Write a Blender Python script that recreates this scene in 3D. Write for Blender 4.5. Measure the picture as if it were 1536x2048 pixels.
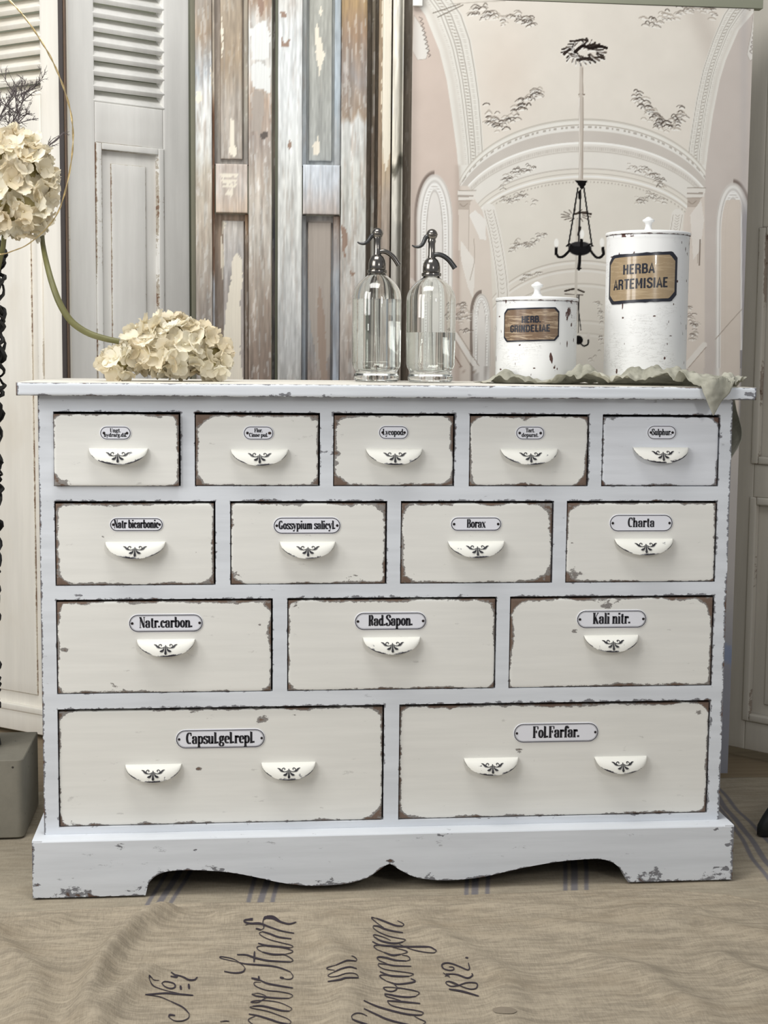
import bpy, bmesh, math, random
import numpy as np
from mathutils import Vector, Matrix, Euler

for o in list(bpy.data.objects): bpy.data.objects.remove(o)
C = bpy.context.scene.collection

# ------------------------------------------------------------------ camera
CAM = [2962.949, 0.105, 0.1014, 0.0093, -0.1411, -2.5926, 0.9504]   # f(px), pitch, yaw, roll, position (m)
def _axes(p, y, r):
    cp, sp, cy, sy, cr, sr = math.cos(p), math.sin(p), math.cos(y), math.sin(y), math.cos(r), math.sin(r)
    fwd = np.array([sy*cp, cy*cp, -sp]); right = np.array([cy, -sy, 0.0]); up = np.cross(right, fwd)
    return right*cr+up*sr, -right*sr+up*cr, fwd
AX, AU, AF = _axes(*CAM[1:4]); AO = np.array(CAM[4:7])
cd = bpy.data.cameras.new('camera'); cam = bpy.data.objects.new('camera', cd); C.objects.link(cam)
cd.sensor_fit = 'VERTICAL'; cd.sensor_height = 36; cd.lens = CAM[0]/2048*36; cd.clip_start = .05
cam.matrix_world = Matrix([[AX[0], AU[0], -AF[0], AO[0]], [AX[1], AU[1], -AF[1], AO[1]], [AX[2], AU[2], -AF[2], AO[2]], [0, 0, 0, 1]])
bpy.context.scene.camera = cam
# ------------------------------------------------------------------ world, light, exposure
sc = bpy.context.scene
sc.view_settings.view_transform = 'Standard'; sc.view_settings.look = 'None'
sc.view_settings.gamma = 1; sc.view_settings.exposure = 0.0; sc.view_settings.use_curve_mapping = False
w = bpy.data.worlds.new('world'); sc.world = w; w.use_nodes = True
w.node_tree.nodes['Background'].inputs[0].default_value = (.93, .955, 1, 1)
def area(name, loc, tgt, sx, sy, power, col):
    l = bpy.data.lights.new(name, 'AREA'); l.shape = 'RECTANGLE'; l.size = sx; l.size_y = sy; l.energy = power; l.color = col
    o = bpy.data.objects.new(name, l); C.objects.link(o); o.location = loc
    o.rotation_euler = (Vector(tgt)-Vector(loc)).to_track_quat('-Z', 'Y').to_euler()
PL_, PO_, PR_, PW_ = 19.0, 31.5, 7.5, .37
for wx, wy in ((-2.10, -.95), (-1.65, -1.6)):      # two sashes of the left window
    area('window_light_left', (wx, wy, 1.75), (-.1, .25, .8), .55, 1.3, PL_, (1, .985, .96))
area('ceiling_light', (-.25, -.45, 2.75), (0, .35, .9), 1.3, .8, PO_, (1, .985, .95))
area('window_light_right', (.95, -2.3, 1.45), (-.1, 0, .7), .16, .34, PR_, (1, .98, .95))
w.node_tree.nodes['Background'].inputs[1].default_value = PW_

# ------------------------------------------------------------------ helpers: geometry from measured picture points
def ray(x, y): return AF+AX*(x-768)/CAM[0]-AU*(y-1024)/CAM[0]
def atY(x, y, Y): r = ray(x, y); return AO+r*(Y-AO[1])/r[1]
def atZ(x, y, Z): r = ray(x, y); return AO+r*(Z-AO[2])/r[2]
def atplane(x, y, p0, d):            # vertical plane through p0 along d (xy): returns (s, z)
    n = np.array([-d[1], d[0], 0.0]); r = ray(x, y); t = ((np.array([p0[0], p0[1], 0])-AO)@n)/(r@n); P = AO+r*t
    return (P[0]-p0[0])*d[0]+(P[1]-p0[1])*d[1], P[2]
def project(P):
    d = np.asarray(P)-AO; c = d@AF; return 768+CAM[0]*(d@AX)/c, 1024-CAM[0]*(d@AU)/c
def srgb(r, g, b):
    return tuple(((c/255)/12.92 if c/255 <= .04045 else ((c/255+.055)/1.055)**2.4) for c in (r, g, b))
def lin(a): a = np.asarray(a, float)/255; return np.where(a <= .04045, a/12.92, ((a+.055)/1.055)**2.4)

def cat(pts, n=6, closed=False):
    P = [np.array(p, float) for p in pts]
    if len(P) < 3 and not closed: 
        return [P[0]+(P[-1]-P[0])*i/n for i in range(n+1)]
    out = []; N = len(P); rng = range(N if closed else N-1)
    for i in rng:
        p0 = P[(i-1) % N] if closed or i > 0 else P[0]*2-P[1]; p1 = P[i]; p2 = P[(i+1) % N]
        p3 = P[(i+2) % N] if closed or i+2 < N else P[-1]*2-P[-2]
        for k in range(n):
            t = k/n; out.append(.5*((2*p1)+(-p0+p2)*t+(2*p0-5*p1+4*p2-p3)*t*t+(-p0+3*p1-3*p2+p3)*t**3))
    if not closed: out.append(P[-1])
    return out

_r = np.random.RandomState(7); _perm = _r.rand(256, 256)
def vnoise(x, y, seed=0):            # smooth value noise 0..1
    x = np.asarray(x, float)+seed*17.3; y = np.asarray(y, float)+seed*9.1
    xi = np.floor(x).astype(int); yi = np.floor(y).astype(int); fx = x-xi; fy = y-yi
    fx = fx*fx*(3-2*fx); fy = fy*fy*(3-2*fy); g = lambda a, b: _perm[a % 256, b % 256]
    return (g(xi, yi)*(1-fx)+g(xi+1, yi)*fx)*(1-fy)+(g(xi, yi+1)*(1-fx)+g(xi+1, yi+1)*fx)*fy
def fnoise(x, y, seed=0, o=4):
    s = 0; a = .5; t = 0
    for i in range(o): s = s+a*vnoise(x*2**i, y*2**i, seed+i*3); t += a; a *= .55
    return s/t
def sstep(a, b, x): t = np.clip((x-a)/(b-a), 0, 1); return t*t*(3-2*t)

class MB:
    def __init__(s): s.v = []; s.f = []; s.m = []; s.a = []; s.c = []; s.mi = 0
    def add(s, v, f, a=None, c=None, mi=None):
        b = len(s.v); s.v.extend([tuple(map(float, p)) for p in v]); s.f.extend([tuple(i+b for i in q) for q in f])
        s.m.extend([s.mi if mi is None else mi]*len(f)); n = len(v)
        s.a.extend([0.0]*n if a is None else list(map(float, a)))
        s.c.extend([(0, 0, 0, 0)]*n if c is None else [tuple(map(float, q)) for q in c]); return s
    def box(s, x0, x1, y0, y1, z0, z1, bev=0, mi=None):
        if bev > 0:
            bm = bmesh.new(); bmesh.ops.create_cube(bm, size=1)
            for v in bm.verts: v.co = Vector(((x0+x1)/2+v.co.x*(x1-x0), (y0+y1)/2+v.co.y*(y1-y0), (z0+z1)/2+v.co.z*(z1-z0)))
            bmesh.ops.bevel(bm, geom=bm.edges[:], offset=bev, segments=2, profile=.5, affect='EDGES')
            s.bm(bm, mi); return s
        v = [(x, y, z) for x in (x0, x1) for y in (y0, y1) for z in (z0, z1)]
        return s.add(v, [(0, 1, 3, 2), (4, 6, 7, 5), (0, 4, 5, 1), (2, 3, 7, 6), (0, 2, 6, 4), (1, 5, 7, 3)], mi=mi)
    def bm(s, bm, mi=None):
        bm.verts.ensure_lookup_table(); bm.verts.index_update()
        s.add([v.co[:] for v in bm.verts], [[v.index for v in f.verts] for f in bm.faces], mi=mi); bm.free(); return s
    def grid(s, P, closedu=False, a=None, c=None, mi=None):   # P array (nu, nv, 3)
        nu, nv = P.shape[:2]; f = []
        for i in range(nu-1 if not closedu else nu):
            for j in range(nv-1):
                i2 = (i+1) % nu; f.append((i*nv+j, i2*nv+j, i2*nv+j+1, i*nv+j+1))
        return s.add(P.reshape(-1, 3), f, a=None if a is None else np.asarray(a).reshape(-1), c=None if c is None else np.asarray(c).reshape(-1, 4), mi=mi)
    def lathe(s, prof, cx, cy, n=48, mi=None, closed=False):   # prof list of (r, z)
        P = np.zeros((n, len(prof)+(1 if closed else 0), 3)); pr = list(prof)+([prof[0]] if closed else [])
        for i in range(n):
            t = 2*math.pi*i/n
            for j, (r, z) in enumerate(pr): P[i, j] = (cx+max(r, 1e-5)*math.cos(t), cy+max(r, 1e-5)*math.sin(t), z)
        return s.grid(P, True, mi=mi)
    def tube(s, pts, rad, n=8, mi=None, cap=True):
        pts = [np.array(p, float) for p in pts]; N = len(pts)
        if np.isscalar(rad): rad = [rad]*N
        V = []; a = None
        for i, p in enumerate(pts):
            t = pts[min(i+1, N-1)]-pts[max(i-1, 0)]; t = t/(np.linalg.norm(t)+1e-9)
            if a is None: a = np.cross(t, [.13, .97, .2]); a = a if np.linalg.norm(a) > .1 else np.cross(t, [1, 0, 0])
            a = a-t*(a@t); a /= np.linalg.norm(a)+1e-12; b = np.cross(t, a)
            for k in range(n):
                q = 2*math.pi*k/n; V.append(p+(a*math.cos(q)+b*math.sin(q))*rad[i])
        f = [(i*n+k, i*n+(k+1) % n, (i+1)*n+(k+1) % n, (i+1)*n+k) for i in range(N-1) for k in range(n)]
        if cap: f += [tuple(range(n))[::-1], tuple((N-1)*n+k for k in range(n))]
        return s.add(V, f, mi=mi)
    def sphere(s, c, r, nu=16, nv=10, mi=None):
        r = (r, r, r) if np.isscalar(r) else r; P = np.zeros((nu, nv+1, 3))
        for i in range(nu):
            for j in range(nv+1):
                t = 2*math.pi*i/nu; p = math.pi*j/nv
                P[i, j] = (c[0]+r[0]*math.sin(p)*math.cos(t), c[1]+r[1]*math.sin(p)*math.sin(t), c[2]+r[2]*math.cos(p))
        return s.grid(P, True, mi=mi)
    # a box whose front (facing -y) is a fine grid carrying wear / colour, with an eased front edge
    def slab(s, x0, x1, z0, z1, yf, yb, step=.005, r=.0, wear=None, col=None, mi=None, stepz=None):
        def ax(a, b, st):
            L = b-a; e = [a]
            if r > 0: e += [a+r*.12, a+r*.45, a+r]
            n = max(1, int((L-2*r)/st)); e += list(np.linspace(a+r, b-r, n+1)[1:-1]) if r > 0 else list(np.linspace(a, b, n+1)[1:-1])
            if r > 0: e += [b-r, b-r*.45, b-r*.12]
            return np.array(e+[b])
        X = ax(x0, x1, step); Z = ax(z0, z1, stepz or step); gx, gz = np.meshgrid(X, Z, indexing='ij')
        d = np.minimum(np.minimum(gx-x0, x1-gx), np.minimum(gz-z0, z1-gz))
        Y = np.full(gx.shape, yf)
        if r > 0: q = np.clip(r-d, 0, r); Y = yf+r-np.sqrt(np.maximum(r*r-q*q, 0))
        P = np.stack([gx, Y, gz], -1); nx, nz = gx.shape
        A = wear(gx, gz) if wear else None; Cc = col(gx, gz) if col else None
        b = len(s.v); s.grid(P, a=A, c=Cc, mi=mi)
        ring = [(i, 0) for i in range(nx)]+[(nx-1, j) for j in range(1, nz)]+[(i, nz-1) for i in range(nx-2, -1, -1)]+[(0, j) for j in range(nz-2, 0, -1)]
        idx = [b+i*nz+j for i, j in ring]; bb = len(s.v); n = len(ring)
        for k in idx: s.v.append((s.v[k][0], yb, s.v[k][2])); s.a.append(s.a[k]); s.c.append(s.c[k])
        mm = s.mi if mi is None else mi
        for k in range(n): s.f.append((idx[k], bb+k, bb+(k+1) % n, idx[(k+1) % n])); s.m.append(mm)
        s.f.append(tuple(range(bb+n-1, bb-1, -1))); s.m.append(mm); return s
    # pen strokes in 2-D mapped to a surface; W full width for vertical strokes, w for horizontal ones
    def pen(s, strokes, fmap, W, w, mi=None):
        for st in strokes:
            P = np.array(st, float)[:, :2]; k = np.array([q[2] if len(q) > 2 else 1.0 for q in st]); N = len(P)
            if N < 2: continue
            L = []; R = []
            for i in range(N):
                t = P[min(i+1, N-1)]-P[max(i-1, 0)]; t = t/(np.linalg.norm(t)+1e-12); n = np.array([-t[1], t[0]])
                h = (w/2+(W-w)/2*abs(n[0]))*k[i]; L.append(P[i]+n*h); R.append(P[i]-n*h)
            v = [fmap(*p) for p in L]+[fmap(*p) for p in R]
            s.add(v, [(N+i, N+i+1, i+1, i) for i in range(N-1)], mi=mi)
        return s
    def build(s, name, mats, parent=None, smooth=True, angle=40):
        me = bpy.data.meshes.new(name); off = np.zeros(3); p = parent
        while p is not None: off += np.array(p.location); p = p.parent
        V = np.array(s.v, dtype=np.float64).reshape(-1, 3)-off
        me.from_pydata(V.tolist(), [], s.f)
        if not isinstance(mats, (list, tuple)): mats = [mats]
        for m in mats: me.materials.append(m)
        if len(mats) > 1: me.polygons.foreach_set('material_index', s.m)
        if any(s.a): 
            at = me.attributes.new('wear', 'FLOAT', 'POINT'); at.data.foreach_set('value', s.a)
        if any(q[3] for q in s.c[::7]) or any(q[3] for q in s.c[:50]):
            at = me.attributes.new('tint', 'FLOAT_COLOR', 'POINT'); at.data.foreach_set('color', np.array(s.c, dtype=np.float32).ravel())
        if smooth:
            me.polygons.foreach_set('use_smooth', [True]*len(me.polygons))
            bm = bmesh.new(); bm.from_mesh(me); bmesh.ops.recalc_face_normals(bm, faces=bm.faces)
            ca = math.radians(angle)
            for e in bm.edges:
                if len(e.link_faces) == 2 and e.calc_face_angle(0) > ca: e.smooth = False
            bm.to_mesh(me); bm.free()
        me.update(); o = bpy.data.objects.new(name, me); C.objects.link(o)
        if parent: o.parent = parent
        return o

def tag(o, label=None, cat=None, group=None, kind=None):
    for k, v in (('label', label), ('category', cat), ('group', group), ('kind', kind)):
        if v: o[k] = v
    return o
def empty(name, loc, label, cat, group=None):
    o = bpy.data.objects.new(name, None); C.objects.link(o); o.location = loc; o.empty_display_size = .05
    return tag(o, label, cat, group)
def center_origin(o):
    V = np.array([v.co[:] for v in o.data.vertices]); c = Vector(((V[:, 0].min()+V[:, 0].max())/2, (V[:, 1].min()+V[:, 1].max())/2, V[:, 2].min()))
    o.data.transform(Matrix.Translation(-c)); o.location = Vector(o.location)+c; return o

# ------------------------------------------------------------------ materials
class NT:
    def __init__(s, name):
        s.m = bpy.data.materials.new(name); s.m.use_nodes = True; s.t = s.m.node_tree; s.t.nodes.clear()
        s.out = s.n('ShaderNodeOutputMaterial'); s.bs = s.n('ShaderNodeBsdfPrincipled'); s.l(s.bs.outputs[0], s.out.inputs[0])
        s.pos = s.n('ShaderNodeNewGeometry').outputs['Position']
    def n(s, t): return s.t.nodes.new(t)
    def l(s, a, b): s.t.links.new(a, b)
    def val(s, sock, v):
        if isinstance(v, bpy.types.NodeSocket): s.l(v, sock)
        else: sock.default_value = v if not isinstance(v, tuple) or len(v) != 3 or sock.type == 'VECTOR' else (*v, 1)
    def math(s, op, a, b=0.0, clamp=False):
        n = s.n('ShaderNodeMath'); n.operation = op; n.use_clamp = clamp; s.val(n.inputs[0], a); s.val(n.inputs[1], b); return n.outputs[0]
    def mix(s, f, a, b, mode='MIX'):
        n = s.n('ShaderNodeMix'); n.data_type = 'RGBA'; n.blend_type = mode; s.val(n.inputs[0], f); s.val(n.inputs[6], a); s.val(n.inputs[7], b); return n.outputs[2]
    def map(s, scale, off=(0, 0, 0), src=None):
        n = s.n('ShaderNodeMapping'); s.l(src or s.pos, n.inputs[0]); n.inputs['Scale'].default_value = scale; n.inputs['Location'].default_value = off; return n.outputs[0]
    def noise(s, scale, vec=None, detail=4, rough=.55, dist=0):
        n = s.n('ShaderNodeTexNoise'); s.l(vec or s.pos, n.inputs['Vector']); n.inputs['Scale'].default_value = scale
        n.inputs['Detail'].default_value = detail; n.inputs['Roughness'].default_value = rough; n.inputs['Distortion'].default_value = dist; return n.outputs[0]
    def step(s, x, a, b):
        n = s.n('ShaderNodeMapRange'); n.interpolation_type = 'SMOOTHSTEP'; s.val(n.inputs[0], x); n.inputs[1].default_value = a; n.inputs[2].default_value = b; return n.outputs[0]
    def attr(s, name, out='Fac'):
        n = s.n('ShaderNodeAttribute'); n.attribute_name = name; return n.outputs[out]
    def bump(s, h, st=.2, dist=.002):
        n = s.n('ShaderNodeBump'); n.inputs['Strength'].default_value = st; n.inputs['Distance'].default_value = dist; s.l(h, n.inputs['Height']); s.l(n.outputs[0], s.bs.inputs['Normal'])
    def set(s, **k):
        for a, b in k.items(): s.val(s.bs.inputs[a.replace('_', ' ')], b)
        return s.m

def simple(name, col, rough=.6, metal=0, nscale=0, namt=.12, bump=0, **k):
    t = NT(name)
    c = col
    if nscale: c = t.mix(t.noise(nscale, detail=5), tuple(x*(1-namt) for x in col), tuple(min(1, x*(1+namt)) for x in col))
    t.set(Base_Color=c, Roughness=rough, Metallic=metal, **k)
    if bump: t.bump(t.noise(nscale*2 or 100), bump)
    return t.m

def worn(name, paint, under, wood, tone=.07, amp=.55, scale=55, rough=.55, grain=(3, 3, 40), patch=.0, wash=None):
    """chalk paint over grey undercoat over wood: the 'wear' attribute carries where hands and edges rub"""
    t = NT(name); wr = t.attr('wear')
    fine = t.noise(scale, t.map((1, 1, 1.6)), 7, .68, .3); big = t.noise(11, detail=3)
    st = t.noise(1, t.map(grain), 6, .6)
    v = t.math('ADD', wr, t.math('MULTIPLY', t.math('SUBTRACT', fine, .5), amp*2))
    v = t.math('ADD', v, t.math('MULTIPLY', t.math('SUBTRACT', big, .5), amp*.9))
    mu = t.step(v, .47, .52); mw = t.step(t.math('ADD', v, t.math('MULTIPLY', t.math('SUBTRACT', t.noise(17, t.map((1, 1, 1), (5, 3, 1)), 4), .5), .5)), .62, .68)
    base = t.mix(t.step(st, .3, .7), tuple(c*(1-tone) for c in paint), tuple(min(1, c*(1+tone)) for c in paint))
    if wash: base = t.mix(t.math('MULTIPLY', t.step(t.noise(6, t.map((1, 1, .5)), 5), .45, .75), .6), base, wash)
    if patch:
        pn = t.noise(24, t.map((1, 1, 2.6)), 8, .7); base = t.mix(t.math('MULTIPLY', t.step(pn, .635, .69), patch), base, under)
    udr = t.mix(st, tuple(c*.8 for c in under), tuple(c*1.15 for c in under)); wd = t.mix(fine, tuple(c*.6 for c in wood), tuple(c*1.4 for c in wood))
    c = t.mix(mw, t.mix(mu, base, udr), wd)
    t.set(Base_Color=c, Roughness=rough, Specular_IOR_Level=.3)
    h = t.math('SUBTRACT', t.math('MULTIPLY', st, .35), mu); t.bump(h, .35, .0012); return t.m

def tinted(name, rough=.6, graincol=.16, grain=(260, 260, 7), bump=.25, spec=.25):
    """colour comes from the painted vertex layer 'tint'; the node noise adds grain"""
    t = NT(name); c = t.attr('tint', 'Color'); g = t.noise(1, t.map(grain), 6, .65)
    k = t.math('ADD', t.math('MULTIPLY', t.math('SUBTRACT', g, .5), graincol*2), 1.0)
    n = t.n('ShaderNodeVectorMath'); n.operation = 'SCALE'; t.l(c, n.inputs[0]); t.l(k, n.inputs[3])
    t.set(Base_Color=n.outputs[0], Roughness=rough, Specular_IOR_Level=spec)
    if bump: t.bump(g, bump, .0015)
    return t.m

M = {}
M['frame'] = worn('bluish_white_chalk_paint', srgb(216, 220, 225), srgb(126, 127, 132), srgb(92, 74, 65), tone=.06, patch=.5)
M['drawer'] = worn('cream_chalk_paint', srgb(229, 228, 222), srgb(140, 136, 132), srgb(112, 94, 82), tone=.03, patch=.3, grain=(4, 4, 60))
M['drawer_cool'] = worn('cool_cream_chalk_paint', srgb(222, 225, 230), srgb(136, 136, 138), srgb(96, 74, 64), tone=.05, patch=.4, grain=(4, 4, 60))
M['handle'] = worn('handle_paint', srgb(236, 235, 227), srgb(140, 141, 144), srgb(50, 48, 54), tone=.02, scale=130)
M['ink'] = simple('black_enamel', srgb(28, 27, 34), .45)
M['screw'] = simple('dark_screw', srgb(40, 34, 34), .45, .6)
M['rustscrew'] = simple('rusty_screw', srgb(58, 40, 30), .7, .2)
M['plate'] = simple('white_enamel_plate', srgb(231, 232, 238), .3)
M['dark'] = simple('bare_dark_wood', srgb(70, 52, 44), .8, 0, 30, .3)
M['chrome'] = simple('tarnished_nickel', srgb(126, 122, 117), .2, 1, 60, .3)
M['chromedark'] = simple('dark_nickel_spout', srgb(88, 88, 88), .35, 1, 60, .3)
M['olive'] = simple('olive_wall_plaster', srgb(146, 148, 130), .9, 0, 6, .08)
M['greybarn'] = simple('olive_edge_board', srgb(122, 120, 104), .8, 0, 20, .12)
M['black'] = simple('black_vine', srgb(38, 37, 36), .55, 0, 90, .5, .4)
M['shoe'] = simple('black_leather', srgb(22, 24, 24), .35, 0, 60, .2)
M['sole'] = simple('shoe_stitch', srgb(120, 116, 100), .6)
M['twig'] = simple('grey_dry_twig', srgb(88, 80, 80), .8, 0, 80, .3)
M['gold'] = simple('pale_gold_wire', srgb(200, 178, 132), .3, .85, 90, .25)
M['stem'] = simple('olive_green_stem', srgb(106, 104, 64), .5, 0, 50, .3)
M['paper'] = simple('white_card', srgb(236, 236, 232), .7)
def glass(name, col, ior=1.47, rough=0.0):
    t = NT(name); t.set(Base_Color=col, Roughness=rough, IOR=ior, Transmission_Weight=1.0); return t.m
M['glass'] = glass('clear_glass', (.985, 1, .985)); M['water'] = glass('water', (.985, 1, .99), 1.33)
def petals():
    t = NT('cream_petal'); oi = t.n('ShaderNodeObjectInfo').outputs['Random']
    c = t.mix(oi, srgb(232, 219, 190), srgb(246, 242, 226)); c = t.mix(t.math('MULTIPLY', t.step(t.noise(18), .5, .75), .45), c, srgb(222, 202, 168))
    c = t.mix(t.math('MULTIPLY', t.attr('wear'), .45), c, srgb(206, 192, 132))
    t.set(Base_Color=c, Roughness=.6, Specular_IOR_Level=.2)
    tr = t.n('ShaderNodeBsdfTranslucent'); t.val(tr.inputs[0], c); mx = t.n('ShaderNodeMixShader'); mx.inputs[0].default_value = .28
    t.l(t.bs.outputs[0], mx.inputs[1]); t.l(tr.outputs[0], mx.inputs[2]); t.l(mx.outputs[0], t.out.inputs[0]); return t.m
M['petal'] = petals(); M['core'] = simple('bloom_core', srgb(150, 140, 96), .9)
def linen(name, col, amt=.16, stripes=False):
    t = NT(name)
    w1 = t.noise(1, t.map((900, 60, 60)), 3, .6); w2 = t.noise(1, t.map((50, 900, 60)), 3, .6); big = t.noise(5, t.map((1, 2.2, 1)), 5, .6); med = t.noise(38, t.map((.35, 2, 1)), 5, .7)
    s = t.math('ADD', t.math('MULTIPLY', t.math('ADD', w1, w2), .5), t.math('MULTIPLY', t.math('SUBTRACT', med, .5), .9))
    c = t.mix(t.step(s, .3, .7), tuple(x*(1-amt) for x in col), tuple(x*(1+amt) for x in col))
    c = t.mix(t.math('MULTIPLY', t.step(big, .45, .75), .35), c, tuple(x*y for x, y in zip(col, (.80, .74, .66))))
    if stripes: a = t.n('ShaderNodeAttribute'); a.attribute_name = 'tint'; c = t.mix(a.outputs['Alpha'], c, a.outputs['Color'])
    t.set(Base_Color=c, Roughness=.95, Specular_IOR_Level=.1); t.bump(t.math('ADD', s, t.math('MULTIPLY', med, 1.5)), .35, .0012); return t.m
M['sack'] = linen('natural_linen', srgb(160, 149, 131), .24); M['striped'] = linen('striped_linen', srgb(162, 152, 134), stripes=True)
def gauze():
    t = NT('sage_gauze'); s = t.noise(160, detail=4); c = t.mix(s, srgb(146, 145, 131), srgb(188, 186, 171))
    c = t.mix(t.step(t.noise(14, detail=4), .4, .65), c, srgb(204, 202, 188)); t.set(Base_Color=c, Roughness=.9, Specular_IOR_Level=.1)
    tr = t.n('ShaderNodeBsdfTranslucent'); t.val(tr.inputs[0], c); mx = t.n('ShaderNodeMixShader'); mx.inputs[0].default_value = .2
    t.l(t.bs.outputs[0], mx.inputs[1]); t.l(tr.outputs[0], mx.inputs[2])
    tp = t.n('ShaderNodeBsdfTransparent'); m2 = t.n('ShaderNodeMixShader'); m2.inputs[0].default_value = .12; t.l(mx.outputs[0], m2.inputs[1]); t.l(tp.outputs[0], m2.inputs[2])
    t.l(m2.outputs[0], t.out.inputs[0]); t.bump(s, .4, .001); return t.m
M['gauze'] = gauze()
def concrete():
    t = NT('grey_concrete'); a = t.noise(9, detail=8, rough=.7); c = t.mix(a, srgb(112, 108, 97), srgb(154, 149, 135))
    v = t.n('ShaderNodeTexVoronoi'); t.l(t.pos, v.inputs['Vector']); v.inputs['Scale'].default_value = 60; pit = t.step(v.outputs['Distance'], .16, .10)
    pit = t.math('MULTIPLY', pit, t.step(t.noise(30), .55, .6)); c = t.mix(pit, c, srgb(60, 56, 50)); t.set(Base_Color=c, Roughness=.95); t.bump(t.math('SUBTRACT', a, pit), .5, .003); return t.m
M['concrete'] = concrete()
def floorwood():
    t = NT('floor_boards'); g = t.noise(1, t.map((4, 60, 4)), 5); c = t.mix(g, srgb(112, 96, 76), srgb(150, 134, 108)); t.set(Base_Color=c, Roughness=.7); return t.m
M['floor'] = floorwood()
def enamel():
    t = NT('chipped_white_enamel'); 
    n = t.noise(44, t.map((1, 1, .4)), 5, .6, .3); m = t.noise(9, detail=2); chip = t.step(t.math('ADD', n, t.math('MULTIPLY', t.math('SUBTRACT', m, .5), .3)), .66, .675)
    wr = t.attr('wear'); chip = t.math('MAXIMUM', chip, t.step(t.math('ADD', wr, t.math('MULTIPLY', t.math('SUBTRACT', t.noise(90, t.map((1, 1, .6)), 6), .5), 1.1)), .5, .56))
    cr = t.noise(1, t.map((30, 30, 170)), 5, .7, .6); craze = t.math('MULTIPLY', t.step(t.math('ABSOLUTE', t.math('SUBTRACT', cr, .5)), .012, .002), t.step(t.noise(12), .5, .62))
    c = t.mix(t.noise(20, t.map((1, 1, .4)), 5), srgb(226, 227, 226), srgb(242, 242, 240)); c = t.mix(t.math('MULTIPLY', craze, .85), c, srgb(150, 146, 140)); c = t.mix(chip, c, srgb(84, 58, 52))
    t.set(Base_Color=c, Roughness=.42, Specular_IOR_Level=.4); t.bump(t.math('ADD', chip, craze), -.3, .001); return t.m
M['enamel'] = enamel()
def ochre(name, a, b, streak):
    t = NT(name); n = t.noise(1, t.map((22, 22, 200)), 6, .7, .5); c = t.mix(t.noise(60, t.map((1, 1, .3)), 5), a, tuple(x*.8 for x in a)); c = t.mix(t.math('MULTIPLY', t.step(n, .5, .62), streak), c, b)
    t.set(Base_Color=c, Roughness=.22, Coat_Weight=.5); return t.m
M['ochre'] = ochre('ochre_label_lacquer', srgb(168, 146, 114), srgb(188, 168, 136), .5); M['brownlabel'] = ochre('brown_label_lacquer', srgb(126, 103, 82), srgb(178, 158, 132), .9)
M['labelink'] = simple('label_black', srgb(34, 36, 46), .3)
M['tint'] = tinted('weathered_door_wood'); M['print'] = tinted('printed_canvas', .85, .03, (900, 900, 900), .0, .1)
M['shutter'] = worn('white_shutter_paint', srgb(238, 237, 233), srgb(188, 180, 166), srgb(128, 102, 84), tone=.05, scale=70, amp=.4, grain=(40, 40, 3), wash=srgb(222, 220, 216))
M['shutter_cream'] = worn('cream_shutter_paint', srgb(240, 236, 226), srgb(205, 196, 180), srgb(128, 104, 86), tone=.04, scale=70, amp=.4, grain=(40, 40, 3), wash=srgb(226, 218, 202))
M['cupboard'] = worn('greige_cupboard_paint', srgb(204, 199, 188), srgb(160, 148, 136), srgb(96, 74, 62), tone=.05, scale=60, amp=.4, grain=(30, 30, 3))
# ================================================================== setting
def structure(o): o['kind'] = 'structure'; return o
mb = MB(); mb.box(-2.6, 3.0, -1.6, 1.9, -.05, -.012); structure(mb.build('floor', M['floor'], smooth=False))
mb = MB(); mb.box(-2.6, 3.0, 1.75, 1.85, -.012, 2.75); structure(mb.build('wall_back', M['olive'], smooth=False))

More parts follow.
